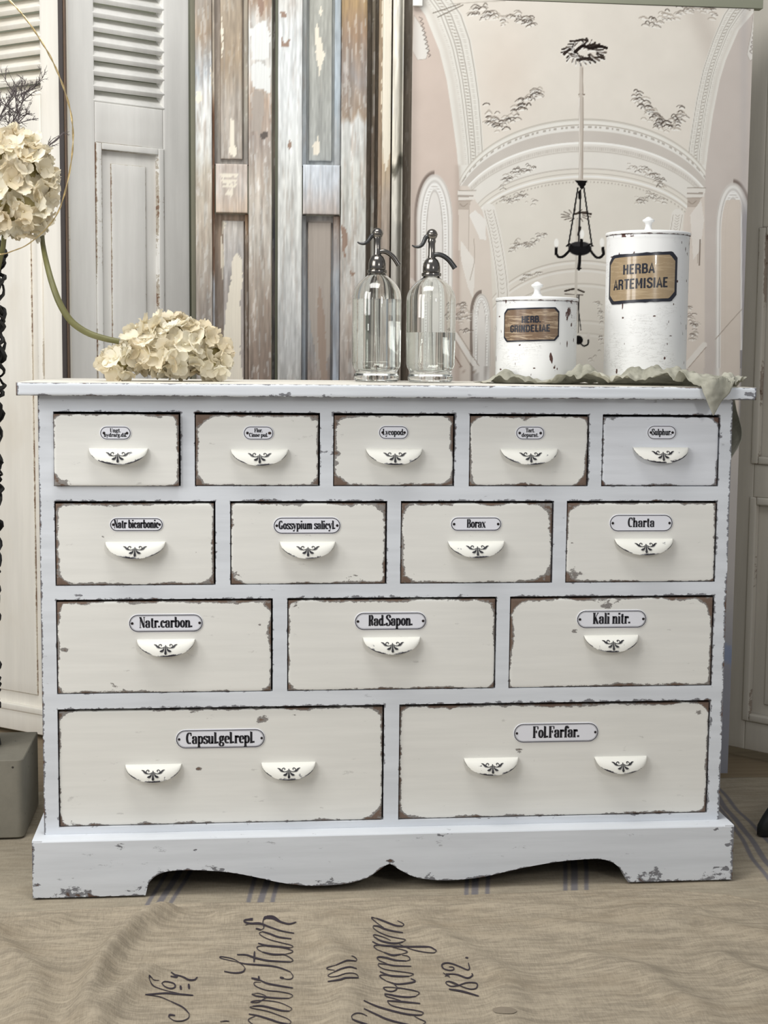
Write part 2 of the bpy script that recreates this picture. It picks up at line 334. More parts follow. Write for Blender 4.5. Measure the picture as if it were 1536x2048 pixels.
# ================================================================== lettering: a fat-face alphabet drawn as pen strokes
def A(cx, cy, rx, ry, a0, a1, n=14): return [(cx+rx*math.cos(math.radians(a0+(a1-a0)*i/n)), cy+ry*math.sin(math.radians(a0+(a1-a0)*i/n))) for i in range(n+1)]
def ST(x, a, b): return [(x, a), (x, b)]
def SF(x, y, w=.2): return [(x-w, y), (x+w, y)]
def TH(st, k=.33): return [(p[0], p[1], k) for p in st]
DOT = lambda x, y: [(x, y+.13), (x, y-.13)]
G = {
 'a': ([A(.33, .76, .2, .22, 165, 0)+[(.53, .4), (.54, .06), (.66, .02)], A(.32, .27, .2, .26, 70, 300), DOT(.15, .75)], .74),
 'b': ([ST(.17, 1.5, .05), A(.38, .5, .24, .48, 140, -140), SF(.1, 1.5, .09)], .76), 'c': ([A(.36, .5, .24, .48, 60, 315), DOT(.52, .76)], .66),
 'd': ([A(.34, .5, .22, .48, 45, 315), ST(.56, 1.5, 0), SF(.5, 1.5, .09), SF(.63, 0, .09)], .8), 'e': ([A(.36, .5, .24, .48, 0, 315), [(.14, .52), (.6, .52)]], .68),
 'f': ([[(.22, 0), (.22, 1.15)]+A(.4, 1.15, .18, .33, 180, 60), DOT(.52, 1.3), [(.04, 1), (.42, 1)], SF(.22, 0)], .5),
 'g': ([A(.32, .66, .19, .32, 0, 360), A(.33, -.12, .25, .24, 0, 360), [(.5, .85), (.66, 1)], [(.2, .36), (.14, .2), (.3, .12)]], .7),
 'h': ([ST(.17, 1.5, 0), [(.2, .75)]+A(.4, .72, .17, .26, 160, 0)+[(.57, 0)], SF(.17, 0), SF(.57, 0, .17), SF(.1, 1.5, .09)], .8),
 'i': ([ST(.18, 1, 0), SF(.18, 0), SF(.1, 1, .09), DOT(.18, 1.38)], .38), 'l': ([ST(.18, 1.5, 0), SF(.18, 0), SF(.1, 1.5, .09)], .37),
 'm': ([ST(.17, 1, 0), [(.2, .75)]+A(.38, .72, .15, .26, 160, 0)+[(.53, 0)], [(.56, .75)]+A(.74, .72, .15, .26, 160, 0)+[(.89, 0)], SF(.17, 0), SF(.53, 0, .13), SF(.89, 0, .16)], 1.1),
 'n': ([ST(.17, 1, 0), [(.2, .75)]+A(.4, .72, .17, .26, 160, 0)+[(.57, 0)], SF(.17, 0), SF(.57, 0, .17), SF(.1, 1, .09)], .78),
 'o': ([A(.36, .5, .23, .48, 0, 360)], .72), 'p': ([ST(.17, 1, -.45), A(.38, .5, .24, .48, 140, -140), SF(.17, -.45), SF(.1, 1, .09)], .76),
 'r': ([ST(.17, 1, 0), A(.38, .74, .2, .24, 170, 60), DOT(.47, .86), SF(.17, 0), SF(.1, 1, .09)], .58),
 's': ([cat([(.5, .74), (.46, .94), (.3, 1), (.13, .9), (.14, .68), (.3, .54), (.46, .4), (.48, .12), (.3, 0), (.14, .05), (.09, .26)], 3)], .6),
 't': ([[(.22, 1.35), (.22, .2)]+A(.36, .2, .14, .2, 180, 300), [(.04, 1), (.42, 1)]], .5),
 'u': ([[(.17, 1), (.17, .28)]+A(.36, .28, .19, .27, 180, 350), ST(.57, 1, 0), SF(.1, 1, .09), SF(.5, 1, .09), SF(.64, 0, .08)], .78),
 'x': ([[(.1, 1), (.52, 0)], TH([(.54, 1), (.08, 0)]), SF(.1, 1, .12), SF(.54, 1, .12), SF(.1, 0, .12), SF(.54, 0, .14)], .66),
 'y': ([[(.1, 1), (.34, .1)], TH([(.58, 1), (.34, .05), (.24, -.35)]), DOT(.14, -.32), SF(.1, 1, .12), SF(.58, 1, .12)], .66),
 '.': ([[(.1, .24), (.1, 0)]], .3), ' ': ([], .34),
 'N': ([TH(ST(.16, 1.5, 0)), [(.18, 1.5), (.68, 0)], TH(ST(.7, 1.5, 0)), SF(.14, 1.5, .14), SF(.16, 0, .14), SF(.7, 1.5, .14)], .86),
 'U': ([[(.2, 1.5), (.2, .4)]+A(.45, .4, .25, .38, 180, 270), TH([(.45, .02)]+A(.45, .4, .25, .38, 280, 360)+[(.7, 1.5)]), SF(.2, 1.5), SF(.7, 1.5, .14)], .88),
 'F': ([ST(.22, 1.5, 0), [(.04, 1.48), (.7, 1.48)], TH(ST(.7, 1.48, 1.12), .5), [(.22, .78), (.52, .78)], TH(ST(.52, .95, .6), .5), SF(.22, 0)], .76),
 'C': ([A(.45, .75, .3, .73, 55, 305), TH(ST(.68, 1.48, 1.05), .5)], .8),
 'G': ([A(.45, .75, .3, .73, 55, 300), TH(ST(.66, 1.48, 1.1), .5), ST(.66, .6, 0), SF(.66, .62, .16)], .86),
 'L': ([ST(.22, 1.5, 0), SF(.22, 1.5), [(.04, .02), (.66, .02)], TH(ST(.66, .4, 0), .5)], .74),
 'T': ([ST(.42, 1.5, 0), [(.06, 1.48), (.78, 1.48)], TH(ST(.06, 1.48, 1.1), .5), TH(ST(.78, 1.48, 1.1), .5), SF(.42, 0)], .84),
 'S': ([cat([(.62, 1.1), (.56, 1.4), (.36, 1.5), (.15, 1.34), (.16, 1.05), (.38, .82), (.58, .58), (.6, .2), (.36, 0), (.16, .06), (.1, .4)], 3)], .74),
 'B': ([ST(.22, 1.5, 0), [(.05, 1.48)]+A(.42, 1.13, .2, .35, 90, -90), [(.2, .78)]+A(.44, .4, .24, .38, 90, -90)+[(.05, .02)]], .78),
 'R': ([ST(.22, 1.5, 0), [(.05, 1.48)]+A(.42, 1.13, .2, .35, 90, -90)+[(.2, .78)], [(.42, .78), (.56, .6), (.58, .15), (.72, .04)], SF(.22, 0)], .82),
 'K': ([ST(.22, 1.5, 0), TH([(.7, 1.5), (.26, .6)]), [(.38, .85), (.68, 0)], SF(.22, 0), SF(.22, 1.5), SF(.7, 1.5, .12), SF(.7, 0, .14)], .86)}
S = {   # plain condensed capitals, height 1
 'A': ([[(.06, 0), (.3, 1), (.54, 0)], [(.14, .3), (.46, .3)]], .66), 'B': ([ST(.1, 1, 0), [(.1, .93), (.38, .93), (.47, .84), (.47, .6), (.38, .52), (.1, .52)], [(.38, .52), (.5, .42), (.5, .16), (.4, .07), (.1, .07)]], .66),
 'D': ([ST(.1, 1, 0), [(.1, .93), (.36, .93), (.5, .78), (.5, .22), (.36, .07), (.1, .07)]], .68), 'E': ([ST(.1, 1, 0), [(.1, .93), (.48, .93)], [(.1, .52), (.42, .52)], [(.1, .07), (.48, .07)]], .6),
 'G': ([[(.5, .72), (.5, .82), (.4, .93), (.2, .93), (.1, .82), (.1, .18), (.2, .07), (.4, .07), (.5, .18), (.5, .46), (.32, .46)]], .68), 'H': ([ST(.1, 1, 0), ST(.5, 1, 0), [(.1, .52), (.5, .52)]], .7),
 'I': ([ST(.1, 1, 0)], .3), 'L': ([ST(.1, 1, 0), [(.1, .07), (.46, .07)]], .56), 'M': ([ST(.1, 1, 0), [(.1, 1), (.34, .3), (.58, 1)], ST(.58, 1, 0)], .78), 'N': ([ST(.1, 1, 0), [(.1, 1), (.5, 0)], ST(.5, 1, 0)], .7),
 'R': ([ST(.1, 1, 0), [(.1, .93), (.38, .93), (.48, .84), (.48, .6), (.38, .5), (.1, .5)], [(.34, .5), (.48, .36), (.5, 0)]], .68), 'S': ([cat([(.48, .74), (.44, .9), (.28, .95), (.12, .85), (.14, .64), (.3, .52), (.46, .4), (.48, .16), (.3, .05), (.14, .1), (.09, .28)], 3)], .64),
 'T': ([ST(.28, 1, 0), [(.02, .93), (.54, .93)]], .6), '.': ([[(.1, .16), (.1, 0)]], .28), ' ': ([], .3)}
def layout(text, tab): 
    out = []; x = 0
    for ch in text:
        st, adv = tab[ch]; out += [[(p[0]+x,)+tuple(p[1:]) for p in q] for q in st]; x += adv
    return out, x
def place(text, tab, cx, base, width, h, W, w, mb, fmap, mi, cap=1.0):
    st, L = layout(text, tab); sx = width/L
    mb.pen([[((p[0]-L/2)*sx+cx, p[1]*h+base)+tuple(p[2:3]) for p in q] for q in st], fmap, W, w, mi)

# ================================================================== the chest of drawers
BX0, BX1, H = -.4759, .7514, .90; ZSB, ZPT = .8781, .1025; SO, SF_ = .032, .0326; PL, PF = .017, .0352; YB = .42
chest = empty('apothecary_chest', (.1378, .2, 0), 'large white distressed chest of fourteen labelled drawers standing on linen', 'chest of drawers')
rowz = [(.8501, .7214), (.6952, .547), (.5227, .3549), (.3281, .1147)]
rowx = [[(107, 361), (389.5, 640), (666.5, 909.5), (938.5, 1178), (1204, 1440)], [(111, 431), (460.5, 774), (801, 1106.5), (1132, 1432.5)],
        [(113, 545.5), (574.5, 992.5), (1018.5, 1426)], [(114.5, 768), (797.5, 1419)]]
rowy = [898, 1087, 1285, 1525]
OPEN = []
for (zt, zb), xs, py in zip(rowz, rowx, rowy):
    OPEN.append([(atY(a, py, 0)[0], atY(b, py, 0)[0], zb, zt) for a, b in xs])
LX, RX = np.mean([r[0][0] for r in OPEN]), np.mean([r[-1][1] for r in OPEN])
for r in OPEN: r[0] = (LX,)+r[0][1:]; r[-1] = (r[-1][0], RX)+r[-1][2:]
edges = []
for r in OPEN:
    for (a, b, z0, z1) in r: edges += [(a, z1, b, z1, .40, .006), (a, z0, b, z0, .26, .0035), (a, z0, a, z1, .28, .004), (b, z0, b, z1, .34, .005)]
edges += [(BX0, ZPT, BX0, ZSB, .50, .005), (BX1, ZPT, BX1, ZSB, .46, .006), (BX0, ZPT, BX1, ZPT, .22, .004)]
CH = [(1176, 866, 10, .3), (652, 905, 16, .32), (640, 990, 14, .28), (150, 1192, 22, .42), (190, 1200, 24, .36), (1450, 870, 14, .4), (375, 1000, 12, .25), (500, 1190, 12, .3), (780, 1192, 14, .3), (80, 1075, 10, .35), (548, 1260, 12, .4), (990, 1190, 10, .4), (1110, 1180, 14, .22)]
def wear_of(edges, chips, Y, base=0.12):
    cc = [(atY(x, y, Y)[0], atY(x, y, Y)[2], r/1140, k) for x, y, r, k in chips]
    def f(x, z):
        w = np.full(x.shape, base)
        for (x0, z0, x1, z1, k, s) in edges:
            t = np.clip(((x-x0)*(x1-x0)+(z-z0)*(z1-z0))/((x1-x0)**2+(z1-z0)**2+1e-12), 0, 1)
            d = np.hypot(x-x0-t*(x1-x0), z-z0-t*(z1-z0)); w = np.maximum(w, base+k*np.exp(-(d/s)**1.5))
        for (a, b, r, k) in cc: w = np.maximum(w, base+k*np.exp(-(((x-a)/(r*1.3))**2+((z-b)/(r*.6))**2)))
        return w
    return f
fw = wear_of(edges, CH, 0)
mb = MB(); fr = .019
zs = [ZSB]+[v for r in rowz for v in r]+[ZPT]
for k in range(5): mb.slab(LX, RX, zs[2*k+1], zs[2*k], 0, fr, .005, 0, fw)
mb.slab(BX0, LX, ZPT, ZSB, 0, fr, .005, 0, fw); mb.slab(RX, BX1, ZPT, ZSB, 0, fr, .005, 0, fw)
for r in OPEN:
    for k in range(len(r)-1): mb.slab(r[k][1], r[k+1][0], r[k][2], r[k][3], 0, fr, .005, 0, fw)
mb.build('face_frame', M['frame'], chest)
for x0, x1 in ((BX0, BX0+.018), (BX1-.018, BX1)): mb = MB(); mb.box(x0, x1, fr, YB, .0, ZSB); mb.build('side_panel', M['frame'], chest, smooth=False)
mb = MB(); mb.box(BX0+.018, BX1-.018, YB-.01, YB, .02, ZSB); mb.box(BX0+.018, BX1-.018, fr, YB-.01, ZPT-.012, ZPT-.001); 
for k in range(3): zc = (rowz[k][1]+rowz[k+1][0])/2; mb.box(BX0+.018, BX1-.018, fr, YB-.01, zc-.006, zc+.006)
mb.build('carcass_back', M['dark'], chest, smooth=False)
M['topface'] = simple('cream_top_paint', srgb(236, 232, 222), .5, 0, 14, .03)
# top board with eased, rubbed edge
tx0, tx1 = BX0-SO, BX1+SO
tedge = [(tx0, H, tx1, H, .44, .0026), (tx0, ZSB, tx1, ZSB, .44, .0035), (tx0, ZSB, tx0, H, .66, .005), (tx1, ZSB, tx1, H, .66, .007)]
TCH = [(900, 772, 12, .3), (975, 774, 16, .32), (570, 795, 26, .42), (660, 797, 30, .36), (820, 800, 20, .3), (1500, 788, 14, .5), (330, 795, 20, .25), (1100, 777, 20, .2)]
mb = MB(); mb.slab(tx0, tx1, ZSB, H, -SF_, 0, .005, .0035, wear_of(tedge, TCH, -SF_), stepz=.0025)
for bmz in (1,):
    mb.box(tx0+.0005, tx1-.0005, -SF_+.0036, YB+.01, ZSB+.0003, H+.0002, mi=1)
mb.build('top_board', [M['frame'], M['topface']], chest, angle=50)
# plinth with the scalloped apron
px0, px1 = BX0-PL, BX1+PL
ap = [(66, 1800), (286, 1786), (291, 1784), (297, 1766), (310, 1753), (330, 1744), (362, 1740.5), (410, 1741), (460, 1745), (510, 1754), (560, 1765), (610, 1771), (660, 1770.5), (700, 1766), (735, 1755), (757, 1741), (779, 1728),
      (800, 1740), (830, 1754), (870, 1760), (910, 1760), (960, 1755), (1010, 1744), (1060, 1733), (1120, 1723), (1180, 1718), (1205, 1719), (1225, 1725), (1240, 1737), (1248, 1750), (1252, 1757), (1256, 1759), (1464, 1755)]
ap = ap[:3]+[tuple(q) for q in cat(ap[3:-3], 4)]+ap[-3:]; apw = [atY(x, y, -PF) for x, y in ap]; ax_ = np.array([p[0] for p in apw]); az_ = np.array([max(0, p[2]) for p in apw]); az_[:2] = 0; az_[-2:] = 0; az_[2] = .001
ax_[0] = px0; ax_[-1] = px1
xs = np.unique(np.concatenate([np.linspace(px0, px1, 260), ax_])); zb = np.interp(xs, ax_, az_); zb[(zb < .004)] = 0
bot = [(xs[i], zb[i], xs[i+4], zb[i+4], .42, .004) for i in range(0, len(xs)-5, 4)]
pedge = bot+[(px0, 0, px0, ZPT, .42, .006), (px1, 0, px1, ZPT, .46, .007), (px0, ZPT, px1, ZPT, .38, .003)]
PCH = [(240, 1690, 26, .4), (330, 1742, 18, .4), (530, 1690, 12, .3), (1230, 1756, 14, .4), (1380, 1700, 6, .3), (660, 1768, 30, .34), (100, 1782, 8, .5), (150, 1788, 40, .5), (270, 1778, 22, .4), (220, 1682, 34, .34), (390, 1700, 7, .36), (396, 1720, 7, .36), (500, 1685, 8, .3), (325, 1748, 14, .4), (780, 1722, 9, .5), (890, 1666, 20, .44), (1060, 1660, 30, .24), (1432, 1660, 6, .6), (1431, 1735, 9, .6), (1455, 1690, 9, .5),
       (1450, 1738, 10, .5), (1300, 1757, 60, .4), (1420, 1757, 40, .45), (860, 1754, 20, .4), (430, 1743, 26, .4), (650, 1671, 6, .4), (75, 1770, 10, .5)]
pw = wear_of(pedge, PCH, -PF)
nz = 22; P = np.zeros((len(xs), nz, 3))
for j in range(nz): P[:, j, 0] = xs; P[:, j, 1] = -PF; P[:, j, 2] = zb+(ZPT-.003-zb)*j/(nz-1)
mb = MB(); mb.grid(P, a=pw(P[:, :, 0], P[:, :, 2]))
Q = np.zeros((len(xs), 5, 3)); Q[:, :, 0] = xs[:, None]; Q[:, 0] = P[:, -1]; Q[:, 1, 1] = -PF+.001; Q[:, 1, 2] = ZPT-.001; Q[:, 2, 1] = -PF+.003; Q[:, 2, 2] = ZPT; Q[:, 3, 1] = -.0002; Q[:, 3, 2] = ZPT; Q[:, 4, 1] = -.0002; Q[:, 4, 2] = ZPT-.01
mb.grid(Q, a=np.full(Q.shape[:2], .1))
Q = np.zeros((len(xs), 3, 3)); Q[:, 0] = P[:, 0]; Q[:, 1] = P[:, 0]; Q[:, 1, 1] = -PF+.022; Q[:, 2] = Q[:, 1]; Q[:, 2, 2] = ZPT-.003; mb.grid(Q, a=np.full(Q.shape[:2], .5))
for sx0, sx1 in ((px0, BX0-.0002), (BX1+.0002, px1)): mb.box(sx0, sx1, -PF+.0004, YB, 0.0, ZPT-.0002)
mb.build('plinth', M['frame'], chest, angle=50)

PLATES = [[(231, 866, 62, 27, ('Ungt.', 'hydrarg.dil.')), (517, 866, 60, 27, ('Flor.', 'Cinae pul.')), (787, 865, 59, 26, ('Lycopod.',)), (1060, 866, 57, 26, ('Tart.', 'depurat.')), (1323, 865, 58, 27, ('Sulphur.',))],
          [(273, 1049, 106, 27, ('Natr bicarbonic',)), (614, 1051, 134, 33, ('Gossypium salicyl.',)), (952, 1048, 101, 27, ('Borax',)), (1282, 1046, 126, 33, ('Charta',))],
          [(332, 1246, 148, 36, ('Natr.carbon.',)), (781, 1242, 143, 35, ('Rad.Sapon.',)), (1223, 1238, 139, 35, ('Kali nitr.',))],
          [(441, 1477, 178, 38, ('Capsul.gel.repl.',)), (1112, 1465, 169, 38, ('Fol.Farfar.',))]]
TW = {'Ungt.': 22, 'hydrarg.dil.': 46, 'Flor.': 17, 'Cinae pul.': 38, 'Lycopod.': 44, 'Tart.': 18, 'depurat.': 34, 'Sulphur.': 40, 'Natr bicarbonic': 90, 'Gossypium salicyl.': 114, 'Borax': 38, 'Charta': 54,
      'Natr.carbon.': 107, 'Rad.Sapon.': 89, 'Kali nitr.': 76, 'Capsul.gel.repl.': 138, 'Fol.Farfar.': 94}
HANDLES = [[(237, 896, 926, 59)], [(519, 898, 928, 57)], [(788, 897, 927, 56)], [(1058, 897, 926, 57)], [(1321, 894, 926, 55)], [(271, 1083, 1113, 60)], [(615, 1083, 1115, 55)], [(952, 1082, 1112, 56)], [(1287, 1077, 1107, 58)],
           [(332, 1278, 1312, 58)], [(783, 1274, 1308, 57)], [(1222, 1270, 1300, 54)], [(307, 1528, 1562, 56), (577, 1524, 1557, 54)], [(982, 1515, 1549, 54), (1241, 1512, 1546, 52)]]
DCH = [[(125, 965, 24, .4)], [(590, 840, 26, .3), (632, 838, 12, .4)], [(675, 848, 12, .45), (672, 905, 9, .5), (672, 925, 8, .5), (672, 965, 9, .5)], [(1050, 840, 8, .45)], [(1222, 840, 16, .4), (1420, 955, 20, .3)], [(352, 1018, 9, .34), (208, 1075, 8, .45), (342, 1090, 4, .35), (392, 1105, 5, .3)], [(470, 1150, 20, .35), (700, 1158, 40, .3)],
       [(815, 1155, 18, .4), (1095, 1055, 10, .3), (996, 1023, 5, .3)], [(1150, 1145, 26, .42), (1145, 1085, 8, .4)], [(129, 1300, 9, .5), (240, 1388, 40, .42), (540, 1270, 12, .5), (535, 1380, 16, .5), (216, 1220, 8, .4), (530, 1225, 10, .4), (390, 1390, 50, .3), (395, 1295, 6, .3), (520, 1250, 6, .4)], [(860, 1380, 24, .34), (595, 1212, 12, .3)],
       [(1220, 1206, 26, .4), (1150, 1262, 9, .42), (1190, 1262, 5, .3), (1295, 1365, 8, .36), (1310, 1232, 4, .3)], [(397, 1538, 7, .5), (400, 1434, 30, .32), (530, 1437, 22, .36), (170, 1425, 16, .25), (590, 1432, 10, .4), (135, 1645, 30, .3)], [(1410, 1502, 5, .45), (1040, 1500, 12, .3), (1400, 1425, 14, .4), (818, 1632, 20, .3)]]
DLAB = ['drawer front of the top row standing slightly proud of the frame', 'top row drawer with a rusty screw in its plate', None, None, 'cooler bluish painted drawer front at the end of the top row'] + [None]*9
rnd = random.Random(3)
def handle_mesh(cx, cz, R, hh, yf, seed):
    mb = MB(); d = .0225; nu, nv = 30, 17; rr = random.Random(seed)
    def surf(u, t, off=0):              # u -1..1 along the width, t 0..1 from the drawer face to the lip
        th = math.acos(max(-1, min(1, u))); s = math.sin(th); q = t*math.pi/2
        y = yf-d*s**.8*math.sin(q)-off*math.sin(q)*.3-off*.9; z = cz-hh*s*(1-math.cos(q))-.0005
        return (cx+R*u, y, z)
    P = np.array([[surf(math.cos(math.pi*(1-i/nu)), j/(nv-1), 0) for j in range(nv)] for i in range(nu+1)])
    Pi = np.array([[surf(math.cos(math.pi*(1-i/nu)), j/(nv-1), 0) for j in range(nv)] for i in range(nu+1)]); Pi[:, :, 1] += .0018; Pi[:, :, 2] -= np.linspace(.0022, .0002, nv)[None]
    hs = rr.random()*6
    a = np.zeros(P.shape[:2]); U = (P[:, :, 0]-cx)/R; T = np.linspace(0, 1, nv)[None]+U*0
    a += .10+.85*np.exp(-((1-T)/.075)**2)*np.clip(.75+.35*np.sin(U*7+hs), 0, 1)
    for k in range(2): c0, t0 = rr.uniform(-.7, .7), rr.uniform(.5, .95); a = np.maximum(a, .1+.40*np.exp(-(((U-c0)/.12)**2+((T-t0)/.2)**2)))
    a = np.where(np.abs(U) < .35, np.minimum(a, np.where(T > .9, 1, .2)), a)
    mb.grid(P, a=a, mi=0); mb.grid(Pi, a=a*0, mi=0)
    L = np.stack([P[:, -1], Pi[:, -1]], 1); mb.grid(L, a=(.62+.25*np.sin(np.arange(nu+1)*.45+hs))[:, None]*np.ones((1, 2)), mi=0)
    e = .001/hh
    def om(u, v):                       # ornament coordinates in px: u right, v down from the top line
        zz = v/34*hh; uu = u*.00088/R; s = math.sqrt(max(.01, 1-uu*uu)); c = 1-min(.98, zz/(hh*s)); t = math.acos(max(0, min(1, c)))/(math.pi/2)
        p = surf(uu, t, .0012); return p
    orn = [[(0, 9, 1.1), (0, 15, 1.4), (0, 21, 2.0), (0, 26, 3.4), (0, 29, 1.2)]]
    for s in (-1, 1):
        orn += [[(s*q[0], q[1], k) for q, k in zip(cat([(1.5, 12), (6, 14.5), (11, 14), (14, 10.5), (11, 7.5), (8, 8.5), (9, 11)], 4), [.9]*99)],
                [(s*q[0], q[1], k) for q, k in zip(cat([(10, 14.6), (15, 13), (19, 9), (23, 7.5)], 3), [.9, 1.1, 1.5, 2.0, 2.2, 2.1, 1.8, 1.3, .9, .5])],
                [(s*q[0], q[1], k) for q, k in zip(cat([(2.5, 14), (4, 18), (7.5, 21), (11.5, 21.5)], 3), [.7, .9, 1.2, 1.7, 2.2, 2.7, 3.0, 2.6, 1.8, .8])]]
    b = len(mb.v); mb.pen(orn, om, 1.55, 1.55, mi=1)
    return mb
di = 0
for ri, row in enumerate(OPEN):
    for ci, (a, b, z0, z1) in enumerate(row):
        yf = {0: -.009}.get(di, .0008 if ri < 3 else .0035); gl, gt = .0016, (.0042 if ri < 3 else .005)
        xa, xb, za, zb_ = a+gl, b-gl-.0012, z0+.0012, z1-gt
        seed = di; ins = [.0026, .0040, .0034, .0044][di % 4]; rr_ = .012; crad = [random.Random(di*5+q).choice((.010, .014, .020, .026, .032)) for q in range(4)]
        cc = [(atY(x, y, yf)[0], atY(x, y, yf)[2], r/1140, k) for x, y, r, k in DCH[di]]
        def dw(x, z, xa=xa, xb=xb, za=za, zb_=zb_, ins=ins, crad=crad, cc=cc, sd=di):
            cx, cz = (xa+xb)/2, (za+zb_)/2; rr_ = np.where(x < cx, np.where(z < cz, crad[0], crad[1]), np.where(z < cz, crad[2], crad[3])); qx = np.abs(x-cx)-((xb-xa)/2-ins-rr_); qz = np.abs(z-cz)-((zb_-za)/2-ins*.8-rr_)
            s = np.hypot(np.maximum(qx, 0), np.maximum(qz, 0))+np.minimum(np.maximum(qx, qz), 0)-rr_
            s = s+(vnoise(x*22, z*22, sd)-.5)*.007
            w = np.clip(.43+s/.016, 0.0, .74)
            for (p, q, r, k) in cc: w = np.maximum(w, .12+k*np.exp(-(((x-p)/(r*1.2))**2+((z-q)/(r*.7))**2)))
            return w
        mb = MB(); mb.slab(xa, xb, za, zb_, yf, fr+.02, .0036, .0022, dw, mi=0)
        dr = mb.build('drawer', [M['drawer_cool'] if di == 4 else M['drawer']], chest)
        if DLAB[di]: dr['label'] = DLAB[di]
        mb = MB(); mb.box(xa+.004, xb-.004, fr+.02, YB-.02, za+.002, za+.012); mb.box(xa+.004, xa+.014, fr+.02, YB-.02, za+.002, zb_-.01); mb.box(xb-.014, xb-.004, fr+.02, YB-.02, za+.002, zb_-.01)
        mb.build('drawer_box', M['dark'], dr, smooth=False)
        for (hx, ht, hb, hw) in HANDLES[di]:
            p = atY(hx, ht, yf); sc_ = (atY(hx+10, ht, yf)[0]-p[0])/10; hm = handle_mesh(p[0], p[2], hw*sc_, .027, yf, di*3+hx)
            hm.build('handle', [M['handle'], M['ink']], dr, angle=60)
        # enamel name plate
        (ppx, ppy, pwid, phei, txt) = PLATES[ri][ci]; p = atY(ppx, ppy, yf); k = (atY(ppx+10, ppy, yf)[0]-p[0])/10; cx, cz = p[0], p[2]; hw, hh = pwid*k/2, phei*k/2
        def cap(ins, n=12):
            r = hh-ins; xx = hw-hh; return [(xx+r*math.cos(t), r*math.sin(t)) for t in np.linspace(-math.pi/2, math.pi/2, n)]+[(-xx+r*math.cos(t), r*math.sin(t)) for t in np.linspace(math.pi/2, 3*math.pi/2, n)]
        mb = MB(); o_ = cap(-.0006); i_ = cap(.0008); n = len(o_); th = .0014
        V = [(cx+x, yf-.0001, cz+z) for x, z in o_]+[(cx+x, yf-th*.7, cz+z) for x, z in o_]+[(cx+x, yf-th, cz+z) for x, z in i_]
        mb.add(V, [(q, (q+1) % n, n+(q+1) % n, n+q) for q in range(n)]+[(n+q, n+(q+1) % n, 2*n+(q+1) % n, 2*n+q) for q in range(n)]+[tuple(range(2*n, 3*n))], mi=0)
        fm = lambda u, v, cx=cx, cz=cz, yf=yf, th=th: (cx+u, yf-th-.00025, cz+v)
        lw = .0013 if ri else .0011
        ring = cap(.0012); mb.pen([ring+ring[:2]], fm, lw, lw, mi=1)
        if ri >= 2: ring = cap(.0030); mb.pen([ring+ring[:2]], fm, .00035, .00035, mi=1)
        for s in (-1, 1): 
            mi = 3 if (di == 1 and s == 1) else 2
            mb.sphere((cx+s*(hw-(.0058 if ri else .0068)), yf-th-.0003, cz), (.0024*(1.25 if mi == 3 else 1 if ri < 3 else .9), .0010, .0024), 10, 6, mi=mi)
        if len(txt) == 1:
            xh = {0: 8.0, 1: 11.0, 2: 14.0, 3: 15.0}[ri]*k
            if txt[0] == 'Charta': xh *= 1.1
            place(txt[0], G, 0, -xh*.62, TW[txt[0]]*k, xh, xh*.30, xh*.085, mb, fm, 1)
        else:
            xh = 5.2*k; place(txt[0], G, 0, 1.6*k, TW[txt[0]]*k, xh, xh*.36, xh*.12, mb, fm, 1); place(txt[1], G, 0, -7.6*k, TW[txt[1]]*k, xh, xh*.36, xh*.12, mb, fm, 1)
        mb.build('name_plate', [M['plate'], M['ink'], M['screw'], M['rustscrew']], dr, smooth=False)
        di += 1
